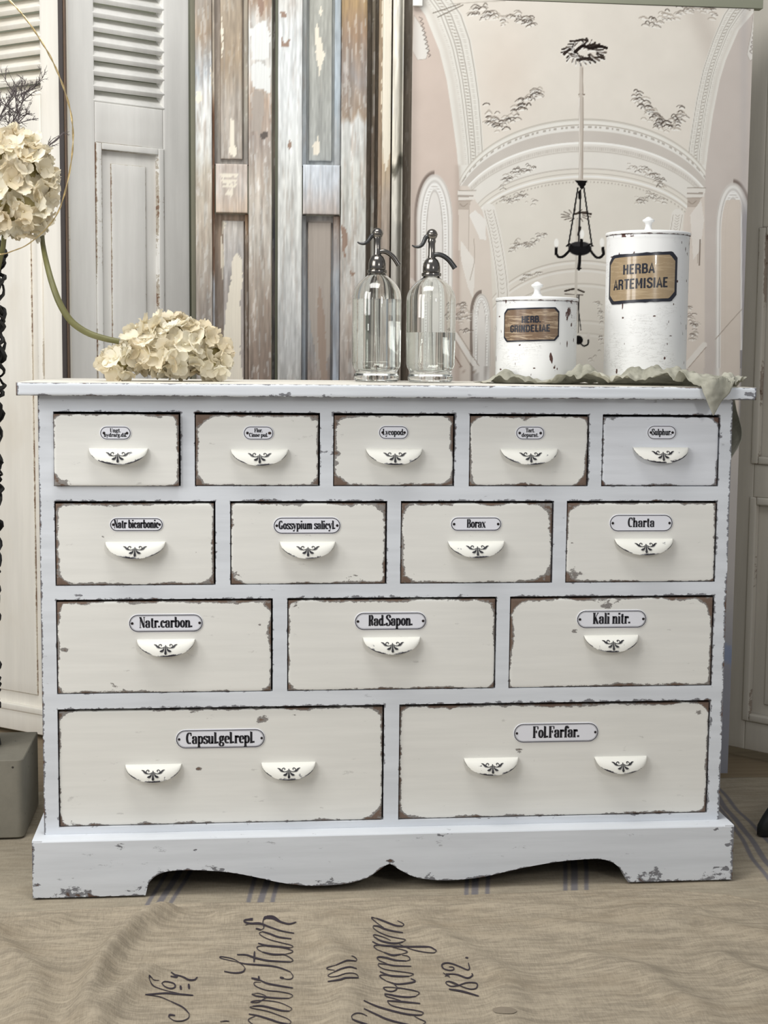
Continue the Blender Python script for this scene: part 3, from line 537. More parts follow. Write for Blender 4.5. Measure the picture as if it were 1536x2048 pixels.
# ================================================================== things on top of the chest
def lerp(a, b, t): return a+(b-a)*t
def siphon(cx, cy, k, body, shoulder, water_z, label, nsph, spout_m, spx):
    t = empty('siphon_bottle', (cx, cy, H), label, 'bottle', 'soda siphons on the chest top')
    Z = lambda v: H+v*k
    ro = [(0, .004), (.030, .003), (.0405, .002), (.0432, .006), (.0438, .011), (.0425, .0155), (.0395, .0185), (.0412, .0225), (.0455, .030), (body, .037)]+shoulder
    outer = [(r*k, Z(z)) for r, z in ro]; th = .0034
    inner = []
    for r, z in shoulder[::-1]: inner.append((max(.0095, r-th)*k, Z(z)))
    inner += [((body-th)*k, Z(.040)), ((body-.010)*k, Z(.031)), (.028*k, Z(.0245)), (.012*k, Z(.0235)), (0, Z(.0235))]
    mb = MB(); mb.lathe(outer+inner, cx, cy, 64); g = mb.build('glass_body', M['glass'], t, angle=80)
    # water column
    iw = [(0, .0232), (.012, .0232), (.028, .0242), (body-.0098, .0308), (body-th+.0003, .0398)]
    zt = water_z; 
    for r, z in shoulder:
        if z < zt: iw.append((max(.0095, r-th)+.0003, z))
    iw += [(np.interp(zt, [s[1] for s in shoulder], [s[0] for s in shoulder])-th+.0003, zt), (0, zt)]
    mb = MB(); mb.lathe([(r*k, Z(z)) for r, z in iw], cx, cy, 64); mb.build('water', M['water'], t, angle=60)
    mb = MB(); mb.tube([(cx+.002, cy, Z(.034)), (cx, cy, Z(.12)), (cx, cy, Z(.192))], .0026*k, 10); mb.build('glass_tube', M['glass'], t)
    zn = shoulder[-1][1]
    cap = [(0, zn+.034), (.0066, zn+.0335), (.0085, zn+.032), (.0125, zn+.0285), (.0155, zn+.0225), (.0168, zn+.016), (.0170, zn+.007), (.0162, zn+.005), (.0188, zn+.0035), (.0192, zn+.001), (.0185, zn-.002), (.0150, zn-.003), (.012, zn-.003), (0, zn-.003)]
    mb = MB(); mb.lathe([(r*k, Z(z)) for r, z in cap], cx, cy, 40); mb.build('metal_cap', M['chrome'], t, angle=50)
    mb = MB(); nt = [(0, zn+.031), (.0078, zn+.031), (.0074, zn+.036), (.0068, zn+.038), (.0066, zn+.060), (.0080, zn+.064), (.0070, zn+.069), (0, zn+.069)]
    mb.lathe([(r*k, Z(z)) for r, z in nt], cx, cy, 28); mb.build('valve_tube', M['chrome'], t, angle=50)
    mb = MB(); mb.sphere((cx, cy, Z(zn+.0730+nsph)), .0108*k, 24, 16)
    mb.lathe([(.0110*k, Z(zn+.0720+nsph)), (.0114*k, Z(zn+.0730+nsph)), (.0110*k, Z(zn+.0740+nsph))], cx, cy, 24); mb.build('ball_knob', M['chrome'], t)
    lev = cat([(-.008, .070+nsph), (-.0125, .0665+nsph), (-.018, .0585), (-.025, .0535), (-.033, .0535), (-.0385, .0560)], 5)
    mb = MB(); N = len(lev); mb.tube([(cx+x*k, cy-.0015, Z(zn+z)) for x, z in lev], [.0046*k*(1-.72*(i/(N-1))**1.5) for i in range(N)], 10); mb.build('lever', M['chromedark'], t)
    sp = cat([(.004, .0385), (.012, .0395), (.021, .0365), (.030, .0295), (.037, .0205), (.0415, .0135)], 5)
    mb = MB(); N = len(sp); mb.tube([(cx+x*k*spx, cy-.001, Z(zn+z)) for x, z in sp], [.0044*k+.0008*k*(i/(N-1)) for i in range(N)], 14); mb.build('spout', spout_m, t)
    return t
shL = [(.0470, .12), (.0470, .158), (.0465, .165), (.0450, .172), (.0423, .1785), (.038, .1855), (.0327, .1915), (.026, .1975), (.0205, .202), (.0155, .2065), (.0145, .2095)]
pL = atY(753, 700, .26)
siphon(pL[0], .26, 1.0, .0470, shL, .1575, 'left glass soda siphon, filled nearly to its shoulder, shiny spout', 0, M['chrome'], 1.0)
shR = [(.0478, .09), (.0478, .155), (.0474, .163), (.0458, .170), (.0425, .1775), (.037, .185), (.030, .1915), (.023, .197), (.0170, .2015), (.0150, .2045), (.0162, .2065)]
pR = atY(861, 700, .225)
siphon(pR[0], .225, .985, .0472, shR, .0966, 'right glass soda siphon, only half full, dark dull spout', .004, M['chromedark'], 1.10)

def cylmap(cx, cy, r, a0):
    return lambda u, z, off=.0009: (cx+(r+off)*math.sin(a0+u/r), cy-(r+off)*math.cos(a0+u/r), z)
def jar(px, Y, hwpx, z_top, label, name, lab):
    pc = atY(px, 700, Y+.0); k = (atY(px+10, 700, Y)[0]-pc[0])/10; cx = pc[0]; r = hwpx*k; cy = Y+r*.0
    t = empty(name, (cx, cy, H+.0022), label, 'jar', 'white enamel apothecary jars on the gauze cloth')
    zb = H+.0022; n = 170; prof = [(r*.97, zb), (r, zb+.003)]+[(r, z) for z in np.linspace(zb+.006, z_top-.014, int((z_top-zb)/.0030))]+[(r*1.004, z_top-.012), (r*1.004, z_top-.0075), (r*.99, z_top-.0065), (r*.9, z_top-.007)]
    mb = MB(); P = np.zeros((n, len(prof), 3)); Aw = np.zeros((n, len(prof)))
    for i in range(n):
        q = 2*math.pi*i/n
        for j, (rr, z) in enumerate(prof): P[i, j] = (cx+rr*math.cos(q), cy+rr*math.sin(q), z); Aw[i, j] = .02+(.42 if j > len(prof)-5 else 0)*(1 if math.sin(q*3+px) > -.2 else .45)
    rs = random.Random(px)
    for kk in range(46):
        qa, qz, hw_, hh_ = rs.uniform(0, 6.283), rs.uniform(zb+.01, z_top-.02), rs.uniform(.0012, .0032), rs.uniform(.003, .010)
        if rs.random() < .25: hw_, hh_ = rs.uniform(.003, .007), rs.uniform(.0012, .003)
        ang_ = np.arange(n)*2*math.pi/n; dx_ = (((ang_-qa+math.pi) % (2*math.pi))-math.pi)*r; zz_ = np.array([p_[1] for p_ in prof]); Aw[:, :] = np.maximum(Aw, .95*np.exp(-((dx_[:, None]/hw_)**2+((zz_[None]-qz)/hh_)**2)))
    mb.grid(P, True, a=Aw); mb.add([(cx, cy, zb)]+[tuple(P[i, 0]) for i in range(n)], [(0, 1+(i+1) % n, 1+i) for i in range(n)])
    mb.build('body', M['enamel'], t, angle=50)
    mb = MB(); lid = [(r*.96, z_top-.0066), (r*1.02, z_top-.0062), (r*1.028, z_top-.0045), (r*1.028, z_top-.0015), (r*1.015, z_top), (r*.9, z_top+.0012), (r*.5, z_top+.003), (.009, z_top+.0042), (0, z_top+.0042)]
    P = np.zeros((n, len(lid), 3)); Aw = np.zeros((n, len(lid)))
    for i in range(n):
        q = 2*math.pi*i/n
        for j, (rr, z) in enumerate(lid): P[i, j] = (cx+max(rr, 1e-4)*math.cos(q), cy+max(rr, 1e-4)*math.sin(q), z); Aw[i, j] = .60 if j < 2 else (.30 if j == 2 else .05)
    mb.grid(P, True, a=Aw); ld = mb.build('lid', M['enamel'], t, angle=50)
    mb = MB(); kz = z_top+.0035; kp = [(0, kz+.0285), (.004, kz+.0275), (.0075, kz+.0245), (.0112, kz+.0225), (.0118, kz+.0205), (.0105, kz+.0185), (.0068, kz+.0165), (.0058, kz+.011), (.0070, kz+.005), (.0105, kz+.0015), (.013, kz), (0, kz)]
    mb.lathe(kp, cx, cy, 28); 
    for v in range(len(mb.a)): mb.a[v] = .30 if mb.v[v][2] > kz+.020 else 0
    mb.build('lid_knob', M['enamel'], ld, angle=60)
    # lacquered label wrapped on the curve
    (lx, ly, lw, lh, lines, mat, bord, tilt) = lab
    cz = atY(lx, ly, cy-r)[2]; a0 = math.asin(max(-.9, min(.9, (atY(lx, ly, cy-r*.9)[0]-cx)/r)))
    km = k*.97; W2, H2 = lw*km/2*1.02, lh*km/2; cm = cylmap(cx, cy, r, a0)
    def lm(u, v, off): return cm(u, cz+v+tilt*u, off)
    def shape(ins):
        w_, h_ = W2-ins, H2-ins; c = min(W2, H2)*.26
        return w_, h_, c
    mb = MB()
    def fill(ins, off, mi, wob):
        w_, h_, c = shape(ins); us = np.linspace(-w_, w_, 41)
        top = np.array([h_-max(0, abs(u)-(w_-c)) for u in us]); 
        P = np.zeros((41, 7, 3))
        for i, u in enumerate(us):
            hh = top[i]+wob*(vnoise(u*130, 3.3, 5)-.5)
            for j in range(7): P[i, j] = lm(u, -hh+2*hh*j/6, off)
        mb.grid(P, mi=mi); b = P[:, -1]; e = P.copy()[:, -1]; 
        for side in (0, -1):
            E_ = np.array([[P[i, side], (P[i, side]-np.array([cx, cy, 0]))*np.array([1-off/(r+off), 1-off/(r+off), 1])+np.array([cx, cy, 0])] for i in range(41)]); mb.grid(E_, mi=mi)
        for s in (0, -1): E_ = np.array([[P[s, j], (P[s, j]-np.array([cx, cy, 0]))*np.array([1-off/(r+off), 1-off/(r+off), 1])+np.array([cx, cy, 0])] for j in range(7)]); mb.grid(E_, mi=mi)
    fill(0, .0011, 1, .002*bord[1]); fill(bord[0], .0015, 0, 0)
    for (txt, off_u, v, wd, hh, tw) in lines:
        place(txt, S, off_u, v, wd, hh, tw, tw*.82, mb, lambda u, q: lm(u, q, .0019), 1)
    mb.build('label', [mat, M['labelink']], t, angle=30)
    return t, (cx, cy, r)
jA, cA = jar(1072, .235, 79, 1.0628, 'short white enamel jar with the dark brown HERB. GRINDELIAE label', 'apothecary_jar',
   (1059, 649, 117, 66, [('HERB.', .003, .0035, .036, .0125, .0030), ('GRINDELIAE', .000, -.0135, .078, .0130, .0029)], M['brownlabel'], (.0028, 0), .03))
jB, cB = jar(1290, .275, 79.5, 1.193, 'tall white enamel jar with the ochre HERBA ARTEMISIAE label', 'apothecary_jar',
   (1280, 555, 150, 96, [('HERBA', -.003, .0080, .062, .0185, .0036), ('ARTEMISIAE', -.001, -.0200, .112, .0190, .0036)], M['ochre'], (.0058, 1), .05))

# gauze cloth: lies along the top, bunched at the front, a corner hangs over the edge and an end over the right side
def jclear(x, y):
    m = np.ones_like(x)
    for cx, cy, r in (cA, cB): m = np.minimum(m, sstep(r-.002, r+.016, np.hypot(x-cx, y-cy)))
    return m
XS = [.330, .36, .40, .44, .50, .56, .62, .66, .680, .705, .728, .752, .79]
FY = [.20, .16, .135, .115, .080, .06, .035, .005, -.035, -.088, -.058, -.005, .06]     # front hem line (path distance from the back of the top)
nu, nv = 420, 110; P = np.zeros((nu, nv, 3))
u = np.linspace(.330, .80, nu); fy = np.interp(u, XS, FY)+.006*np.sin(u*150)+.010*(vnoise(u*60, u*0+2, 3)-.5)
v = np.linspace(0, 1, nv)[None]; X = u[:, None]+0*v; back = .30+.05*vnoise(u*16, u*0, 8)
Yp = back[:, None]*(1-v)+fy[:, None]*v; X = X+.012*(vnoise(u[:, None]*22+0*v, v*6, 4)-.5)
frill = np.exp(-((1-v)/.33)**2)
fold = fnoise(X*30, Yp*42, 11, 3)-.35; ridge = np.abs(np.sin(v*13+X*34+6*vnoise(X*18, Yp*18, 2)))
h = .0015+jclear(X, Yp)*(np.clip(fold, 0, 1)*.030*(.35+frill)+ridge*.0065*(.3+frill)*np.interp(X, [.33, .45, .55, .8], [.8, .7, 1.2, 1.2]))
h += jclear(X, Yp)*(.020*np.exp(-(((X-.50)/.030)**2+((Yp-.105)/.03)**2))+.018*np.exp(-(((X-.655)/.05)**2+((Yp-.06)/.035)**2))+.026*np.exp(-(((X-.362)/.022)**2+((Yp-.205)/.04)**2))+.012*np.exp(-(((X-.60)/.04)**2+((Yp-.10)/.03)**2)))
h *= sstep(0, .05, u-.328)[:, None]*.8+.2
e = -SF_-.003; over = np.maximum(0, e-Yp)
P[:, :, 0] = X; P[:, :, 1] = np.where(over > 0, e-.004-.35*h-.004*np.sin(X*120), Yp); P[:, :, 2] = np.where(over > 0, H+.004-over*.92+.0*h, H+h)
blend = sstep(0, .012, over); P[:, :, 2] = np.where(over > 0, H+h*(1-blend)+.002-over*.95, P[:, :, 2])
mb = MB(); mb.grid(P)
# end hanging down beside the right panel
nu2, nv2 = 60, 150; uu = np.linspace(0, 1, nu2)[:, None]; vv = np.linspace(0, 1, nv2)[None]
path = vv*.34; bulge = .018*np.sin(np.clip(path-.05, 0, 1)*math.pi/.16)*(path < .21)+.004*np.sin(path*60+uu*9)
X2 = np.where(path < .03, .762+path, BX1+.040-np.clip((path-.09)/.08, 0, 1)*.020)+np.where(path > .03, bulge, 0)
Y2 = .10+uu*.17*(1-.45*vv)+.012*np.sin(vv*9+uu*5); Z2 = np.where(path < .03, H+.003+.004*np.sin(uu*25), H+.003-(path-.03)*1.0)+.010*(vnoise(uu*9+0*vv, vv*14, 3)-.5)*(path > .04)
mb.grid(np.stack([X2, Y2, Z2], -1))
o = mb.build('gauze_cloth', M['gauze'], None, angle=180); tag(o, 'crumpled sage grey gauze cloth under the jars, hanging over the right corner', 'cloth'); center_origin(o)
sm = o.modifiers.new('thickness', 'SOLIDIFY'); sm.thickness = .0009; sm.offset = 0

# ------------------------------------------------------------------ hydrangeas
def floret_mesh(seed, L=.0235):
    rr = random.Random(seed); mb = MB(); n = 5; m = 5
    for q in range(4):
        a = q*math.pi/2+rr.uniform(-.18, .18); el = rr.uniform(.2, 1.05); sc_ = rr.uniform(.82, 1.1)*L; tw = rr.uniform(-.25, .25); P = np.zeros((n+1, m, 3)); W_ = np.zeros((n+1, m))
        for i in range(n+1):
            t = i/n; wd = sc_*.52*(math.sin(math.pi*min(1, .08+.80*t**.85))**.75) if i < n else sc_*.16
            for j in range(m):
                s = (j/(m-1)*2-1); x = sc_*t-(.10*sc_*abs(s)**2 if i == n else 0); y = s*wd; z = math.sin(el)*x*(.7+.2*t)+sc_*.20*(s*s)*t*(1 if q % 2 else .7)-sc_*.18*t*t+tw*y+.0018*math.sin(9*t+5*s+seed+q)*t
                P[i, j] = (x*math.cos(el*.5), y, z); W_[i, j] = max(0, .9-2.6*t)
        c, s_ = math.cos(a), math.sin(a); Q = P.copy(); Q[:, :, 0] = c*P[:, :, 0]-s_*P[:, :, 1]; Q[:, :, 1] = s_*P[:, :, 0]+c*P[:, :, 1]; mb.grid(Q, a=W_)
    mb.sphere((0, 0, .0012), (.0022, .0022, .0022), 7, 4); 
    me_o = mb.build('floret', M['petal'], None, angle=180); me = me_o.data; bpy.data.objects.remove(me_o); return me
FL = [floret_mesh(s) for s in range(7)]
def bloom(t, blobs, count, seed, zmin=None, ref=None):
    rr = random.Random(seed); placed = []; tries = 0
    while len(placed) < count and tries < 14000:
        tries += 1; c, r = blobs[0] if rr.random() < .74 or len(blobs) == 1 else blobs[rr.randrange(1, len(blobs))]
        d = Vector((rr.gauss(0, 1), rr.gauss(0, 1), rr.gauss(0, 1))).normalized()
        if d.y > .75: continue
        p = Vector((c[0]+d.x*r[0], c[1]+d.y*r[1], c[2]+d.z*r[2])); nrm = Vector((d.x/r[0], d.y/r[1], d.z/r[2])).normalized()
        if any(sum(((p[i]-c2[i])/r2[i])**2 for i in range(3)) < .8 for c2, r2 in blobs if c2 is not c): continue
        if zmin: p.z = max(p.z, zmin+.007)
        if any((p-q).length < .0178 for q in placed): continue
        placed.append(p); o = bpy.data.objects.new('floret', FL[rr.randrange(7)]); C.objects.link(o); o.parent = t
        nrm = (nrm+Vector((rr.uniform(-.8, .8), rr.uniform(-.45, .4), rr.uniform(-.6, .7)))).normalized()
        o.rotation_euler = (nrm.to_track_quat('Z', 'Y').to_matrix() @ Matrix.Rotation(rr.uniform(0, 6.28), 3, 'Z')).to_euler()
        s = rr.uniform(.85, 1.12); q = p-nrm*rr.uniform(0, .014)
        if zmin: q.z = max(q.z, zmin+.010)
        o.scale = (s, s, s); o.location = q-Vector(t.location)
    mb = MB()
    for c, r in blobs: mb.sphere(c, tuple(x*.80 for x in r), 20, 12)
    mb.build('flower_core', M['core'], t)
c1 = atY(345, 698, .17); c2 = atY(232, 722, .15); c3 = atY(428, 712, .17)
lower = empty('hydrangea', (c1[0], .17, H), 'cream hydrangea head lying on the chest top at the end of its long curved stem', 'flower', 'cream hydrangea heads')
bloom(lower, [((c1[0], .17, .9645), (.090, .064, .050)), ((c2[0]+.006, .15, .936), (.030, .034, .026)), ((c3[0]-.006, .175, .945), (.036, .042, .034))], 210, 5, zmin=H)
sp = [(238, 683, .15), (205, 676, .15), (172, 664, .15), (142, 642, .15), (120, 608, .15), (104, 566, .16), (93, 525, .19), (86, 490, .24), (84, 465, .29), (82, 425, .34)]
mb = MB(); pts = cat([atY(*q) for q in sp], 5); mb.tube(pts, [.0052+.0010*math.sin(i*.11) for i in range(len(pts))], 12); mb.build('stem', M['stem'], lower)
c = atY(18, 368, .22)
upper = empty('hydrangea', (c[0], .22, c[2]-.12), 'upright cream hydrangea head at the upper left, inside the thin gold ring', 'flower', 'cream hydrangea heads')
bloom(upper, [((c[0], .22, c[2]+.002), (.078, .070, .092)), ((c[0]+.020, .21, c[2]-.045), (.056, .055, .045))], 190, 9)
mb = MB(); mb.tube([(c[0], .22, c[2]), (c[0]-.02, .27, c[2]-.11), (c[0]-.07, .37, c[2]-.24)], .005, 10); mb.build('stem', M['stem'], upper)
# gold ring of two twisted wires
hp = [(0, 509), (28, 501), (55, 489), (90, 460), (118, 420), (137, 355), (146, 285), (142, 228), (126, 172), (104, 120), (77, 74), (49, 34), (24, 6), (-10, -24), (-60, -48), (-120, -40), (-200, 20), (-250, 120), (-262, 240), (-240, 350), (-180, 440), (-100, 495), (-50, 510)]
pts = cat([atY(x, y, .12) for x, y in hp], 10, closed=True); pts.append(pts[0]); pts.append(pts[1])
ring = empty('gold_ring', tuple(atY(-50, 512, .12)), 'thin twisted pale gold wire hoop around the upper hydrangea', 'ring')
for s in (0, 1):
    mb = MB(); q = []
    for i, p in enumerate(pts): ph = i*.55+s*math.pi; q.append(p+np.array([math.cos(ph)*.0009, math.sin(ph)*.0009, math.sin(ph+1)*.0006]))
    mb.tube(q, .0009, 6); mb.build('wire', M['gold'], ring)
# dried twigs
def twig(name, pts0, seed, label, spread, n1, L1):
    rr = random.Random(seed); mb = MB()
    def grow(p, d, L, r, lev):
        q = [p]; n = 5
        for i in range(n): d = (d+Vector((rr.gauss(0, .13), rr.gauss(0, .1), rr.gauss(0, .13)))).normalized(); q.append(q[-1]+d*(L/n))
        mb.tube([tuple(v) for v in q], [r*(1-.5*i/n) for i in range(n+1)], 5)
        if lev < 3:
            for k in range(n1 if lev < 2 else 3):
                i = rr.randrange(1, n+1); a = Vector((rr.gauss(0, spread), rr.gauss(0, spread*.5), rr.gauss(0.1, spread))); grow(q[i], (d+a).normalized(), L*rr.uniform(.3, .5), r*.6, lev+1)
    base = Vector(pts0[0]); tip = Vector(pts0[1]); grow(base, (tip-base).normalized(), (tip-base).length, .0019, 0)
    o = mb.build(name, M['twig'], None, angle=180); tag(o, label, 'branch', 'grey dried twigs behind the upper hydrangea'); center_origin(o); return o
Q = lambda x, y, Y: tuple(atY(x, y, Y))
twig('dried_twig', [Q(18, 290, .32), Q(48, 185, .33)], 1, 'dense grey dried twig above the upper hydrangea, rightmost of the upright ones', .55, 8, 1)
twig('dried_twig', [Q(5, 290, .34), Q(18, 172, .34)], 2, 'grey dried twig rising straight above the upper hydrangea', .55, 8, 1)
twig('dried_twig', [Q(-15, 290, .33), Q(-8, 178, .33)], 3, 'grey dried twig at the left frame edge above the upper hydrangea', .55, 8, 1)
twig('dried_twig', [Q(68, 320, .30), Q(122, 258, .31)], 4, 'single grey dried twig poking out to the right of the upper hydrangea', .5, 3, 1)

# tall vase of knotted black vine, on the concrete block
vx, vy = -.657, .40
vase = empty('woven_vase', (vx, vy, .1585), 'tall black vase of knotted vines at the left frame edge on the concrete block', 'vase')
rad = lambda z: np.interp(z, [.16, .45, .8, 1.0, 1.17], [.034, .040, .052, .060, .064])
mb = MB(); mb.lathe([(0, .16)]+[(rad(z)*.86, z) for z in np.linspace(.16, 1.165, 20)]+[(rad(1.165)*.78, 1.165), (.03, .3), (0, .3)], vx, vy, 28); mb.build('liner', M['black'], vase)
rr = random.Random(8)
for k in range(16):
    mb = MB(); ph = rr.uniform(0, 6.28); dz = rr.choice([-1, 1]); q = []; z = .165 if k % 2 else 1.17; 
    N = 150; a = ph
    for i in range(N+1):
        zz = .165+1.005*i/N; a += dz*(.10+.10*math.sin(i*.3+ph)); r = rad(zz)+.003+.0065*math.sin(i*.83+k*1.7)+rr.uniform(-.0015, .0015); q.append((vx+r*math.cos(a), vy+r*math.sin(a), zz+.006*math.sin(i*.5+k)))
    mb.tube(q, [.0034+.0012*math.sin(i*.9+k) for i in range(N+1)], 6); mb.build('vine', M['black'], vase)
# ================================================================== louvred shutters (a folded pair) at the left
def ploc(p0, d, s, off, z):            # local (s along width, off towards the viewer, z) -> world
    n = (d[1], -d[0]); return (p0[0]+d[0]*s+n[0]*off, p0[1]+d[1]*s+n[1]*off, z)
def place_mb(mb, p0, d):               # mb authored in (s, -off, z): rotate into place
    mb.v = [ploc(p0, d, v[0], -v[1], v[2]) for v in mb.v]; return mb
def shutter(p0, d, S0, S1, open_s, zo_bot, zo_top, pitch, pan, mat, label, name='louvered_shutter', sgn=1):
    """S0..S1 width; open_s louvre opening; pan (s0, s1, z0, z1) panel frame outer edge"""
    b = ploc(p0, d, (S0+S1)/2, 0, 0); t = empty(name, b, label, 'shutter', 'folding shutter leaves'); t.location = b
    th = .034; ZT = 2.05
    we = lambda e: wear_of(e, [], 0, .16)
    def piece(nm, x0, x1, z0, z1, yf=0, yb=th, k=.26, r=.0025):
        mb = MB(); mb.slab(x0, x1, z0, z1, yf, yb, .008, r, lambda X, Z: .16+k*np.exp(-np.minimum(np.minimum(X-x0, x1-X), np.minimum(Z-z0, z1-Z)*2)/.003)*(vnoise(Z*9, X*9, int(abs(x0)*90))), stepz=.03); place_mb(mb, p0, d); return mb.build(nm, mat, t, angle=50)
    o0, o1 = open_s; piece('stile', S0, o0, .0, ZT); piece('stile', o1, S1, .0, ZT)
    piece('rail', o0+.0006, o1-.0006, pan[3], zo_bot); piece('rail', o0+.0006, o1-.0006, 0, pan[2]); piece('rail', o0+.0006, o1-.0006, zo_top, ZT)
    z = zo_bot-.004; k = 0
    while z < zo_top:
        mb = MB(); mb.box(o0-.004, o1+.004, -.024, .024, -.0065, .0065, .0018); ang = math.radians(38)
        V = []
        for (x, y, q) in mb.v:
            yy = y*math.cos(ang)-q*math.sin(ang); zz = y*math.sin(ang)+q*math.cos(ang); V.append((x, yy+.021, z+zz+.018+.0009*math.sin(x*40+k)))
        mb.v = V; mb.a = [.14+.34*math.exp(-abs(v[1]-.002)/.004)*(.4+.6*random.Random(int(v[0]*999)+k).random()) for v in V]; place_mb(mb, p0, d); mb.build('louver_slat', mat, t, angle=50); z += pitch; k += 1
    s0, s1, z0, z1 = pan
    # raised panel with its moulding
    mo = .016
    for nm, q in (('moulding', ((s0, s0+mo, z0, z1), (s1-mo, s1, z0, z1), (s0+mo, s1-mo, z1-mo, z1), (s0+mo, s1-mo, z0, z0+mo))),):
        for (a, b_, c, e) in q: piece(nm, a, b_, c, e, -.004, .02, .62, .0026)
    mb = MB(); mb.slab(s0+mo, s1-mo, z0+mo, z1-mo, .012, .026, .012, 0, lambda X, Z: .2+0*X, stepz=.04); place_mb(mb, p0, d); pn = mb.build('panel', mat, t)
    fi = mo+(.030 if s1-s0 > .1 else .018); mb = MB(); mb.slab(s0+fi, s1-fi, z0+fi, z1-fi, .007, .0119, .008, .0028, lambda X, Z: .16+.50*np.exp(-np.minimum(np.minimum(X-s0-fi, s1-fi-X), np.minimum(Z-z0-fi, z1-fi-Z))/.0025), stepz=.03); place_mb(mb, p0, d); mb.build('panel_field', mat, pn)
    return t
# right leaf: recedes to the right from the fold
hp = (-.560, 1.085); dR = (math.cos(math.radians(32)), math.sin(math.radians(32)))
f = lambda x, y: atplane(x, y, hp, dR)
S1 = f(379, 400)[0]; oa, ob = f(188, 100)[0], f(326, 100)[0]; pa, pb_ = f(187, 400)[0], f(331, 400)[0]
pit = (f(188, 27)[1]-f(188, 173)[1])/5
shutter(hp, dR, .004, S1, (oa, ob), f(188, 203)[1], 2.0, pit, (oa+.0006, ob-.0006, .15, f(187, 284)[1]), M['shutter'], 'right leaf of the white louvered shutters, fully visible beside the grey doors')
mb = MB(); 
for a, b in ((.0045, .0085), (.012, .015)): mb.slab(a, b, 0, 2.05, -.006, .0, .003, .001, lambda X, Z: .30+.3*vnoise(Z*7, X*80, 4), stepz=.02)
place_mb(mb, hp, dR); o = mb.build('edge_bead', M['shutter'], None); sh = [x for x in bpy.data.objects if x.get('category') == 'shutter'][-1]; o.data.transform(Matrix.Translation(-Vector(sh.location))); o.parent = sh
# left leaf: recedes to the left
h2 = (-.5925, 1.075); dL = (-math.cos(math.radians(37)), math.sin(math.radians(37)))
dLn = (math.cos(math.radians(37)), -math.sin(math.radians(37)))      # run left -> right
f = lambda x, y: atplane(x, y, h2, dLn)
L0 = -.36; oa, ob = -.30, f(79, 100)[0]; 
pit = (f(79, 27)[1]-f(79, 173)[1])/5
shutter(h2, dLn, L0, f(119, 300)[0], (oa, ob), f(79, 190)[1], 2.0, pit, (oa+.0006, ob-.0006, f(72, 1428)[1], f(79, 285)[1]), M['shutter_cream'], 'left cream leaf of the louvered shutters behind the upper hydrangea')
M['shadowgap'] = simple('painted_gap_shade', srgb(58, 52, 50), .7, 0, 30, .2); M['brownedge'] = simple('bare_brown_edge', srgb(126, 104, 86), .75, 0, 40, .25)  # the dark one paints in the shade of the gap between the leaves
sl = [x for x in bpy.data.objects if x.get('category') == 'shutter'][-1]; mb = MB(); a, b = atY(120.5, 400, 1.02), atY(129.5, 400, 1.02); mb.box(a[0], b[0], 1.02, 1.075, 0, 2.05, .001); mb.build('gap_shade_strip', M['shadowgap'], sl)  # added dark strip over the leaf end, imitating the shaded hinge gap
mb = MB(); a, b = atY(130.5, 400, 1.03), atY(133.5, 400, 1.03); mb.box(a[0], b[0], 1.03, 1.075, 0, 2.05, .0006); mb.build('edge_bead', M['brownedge'], sl)

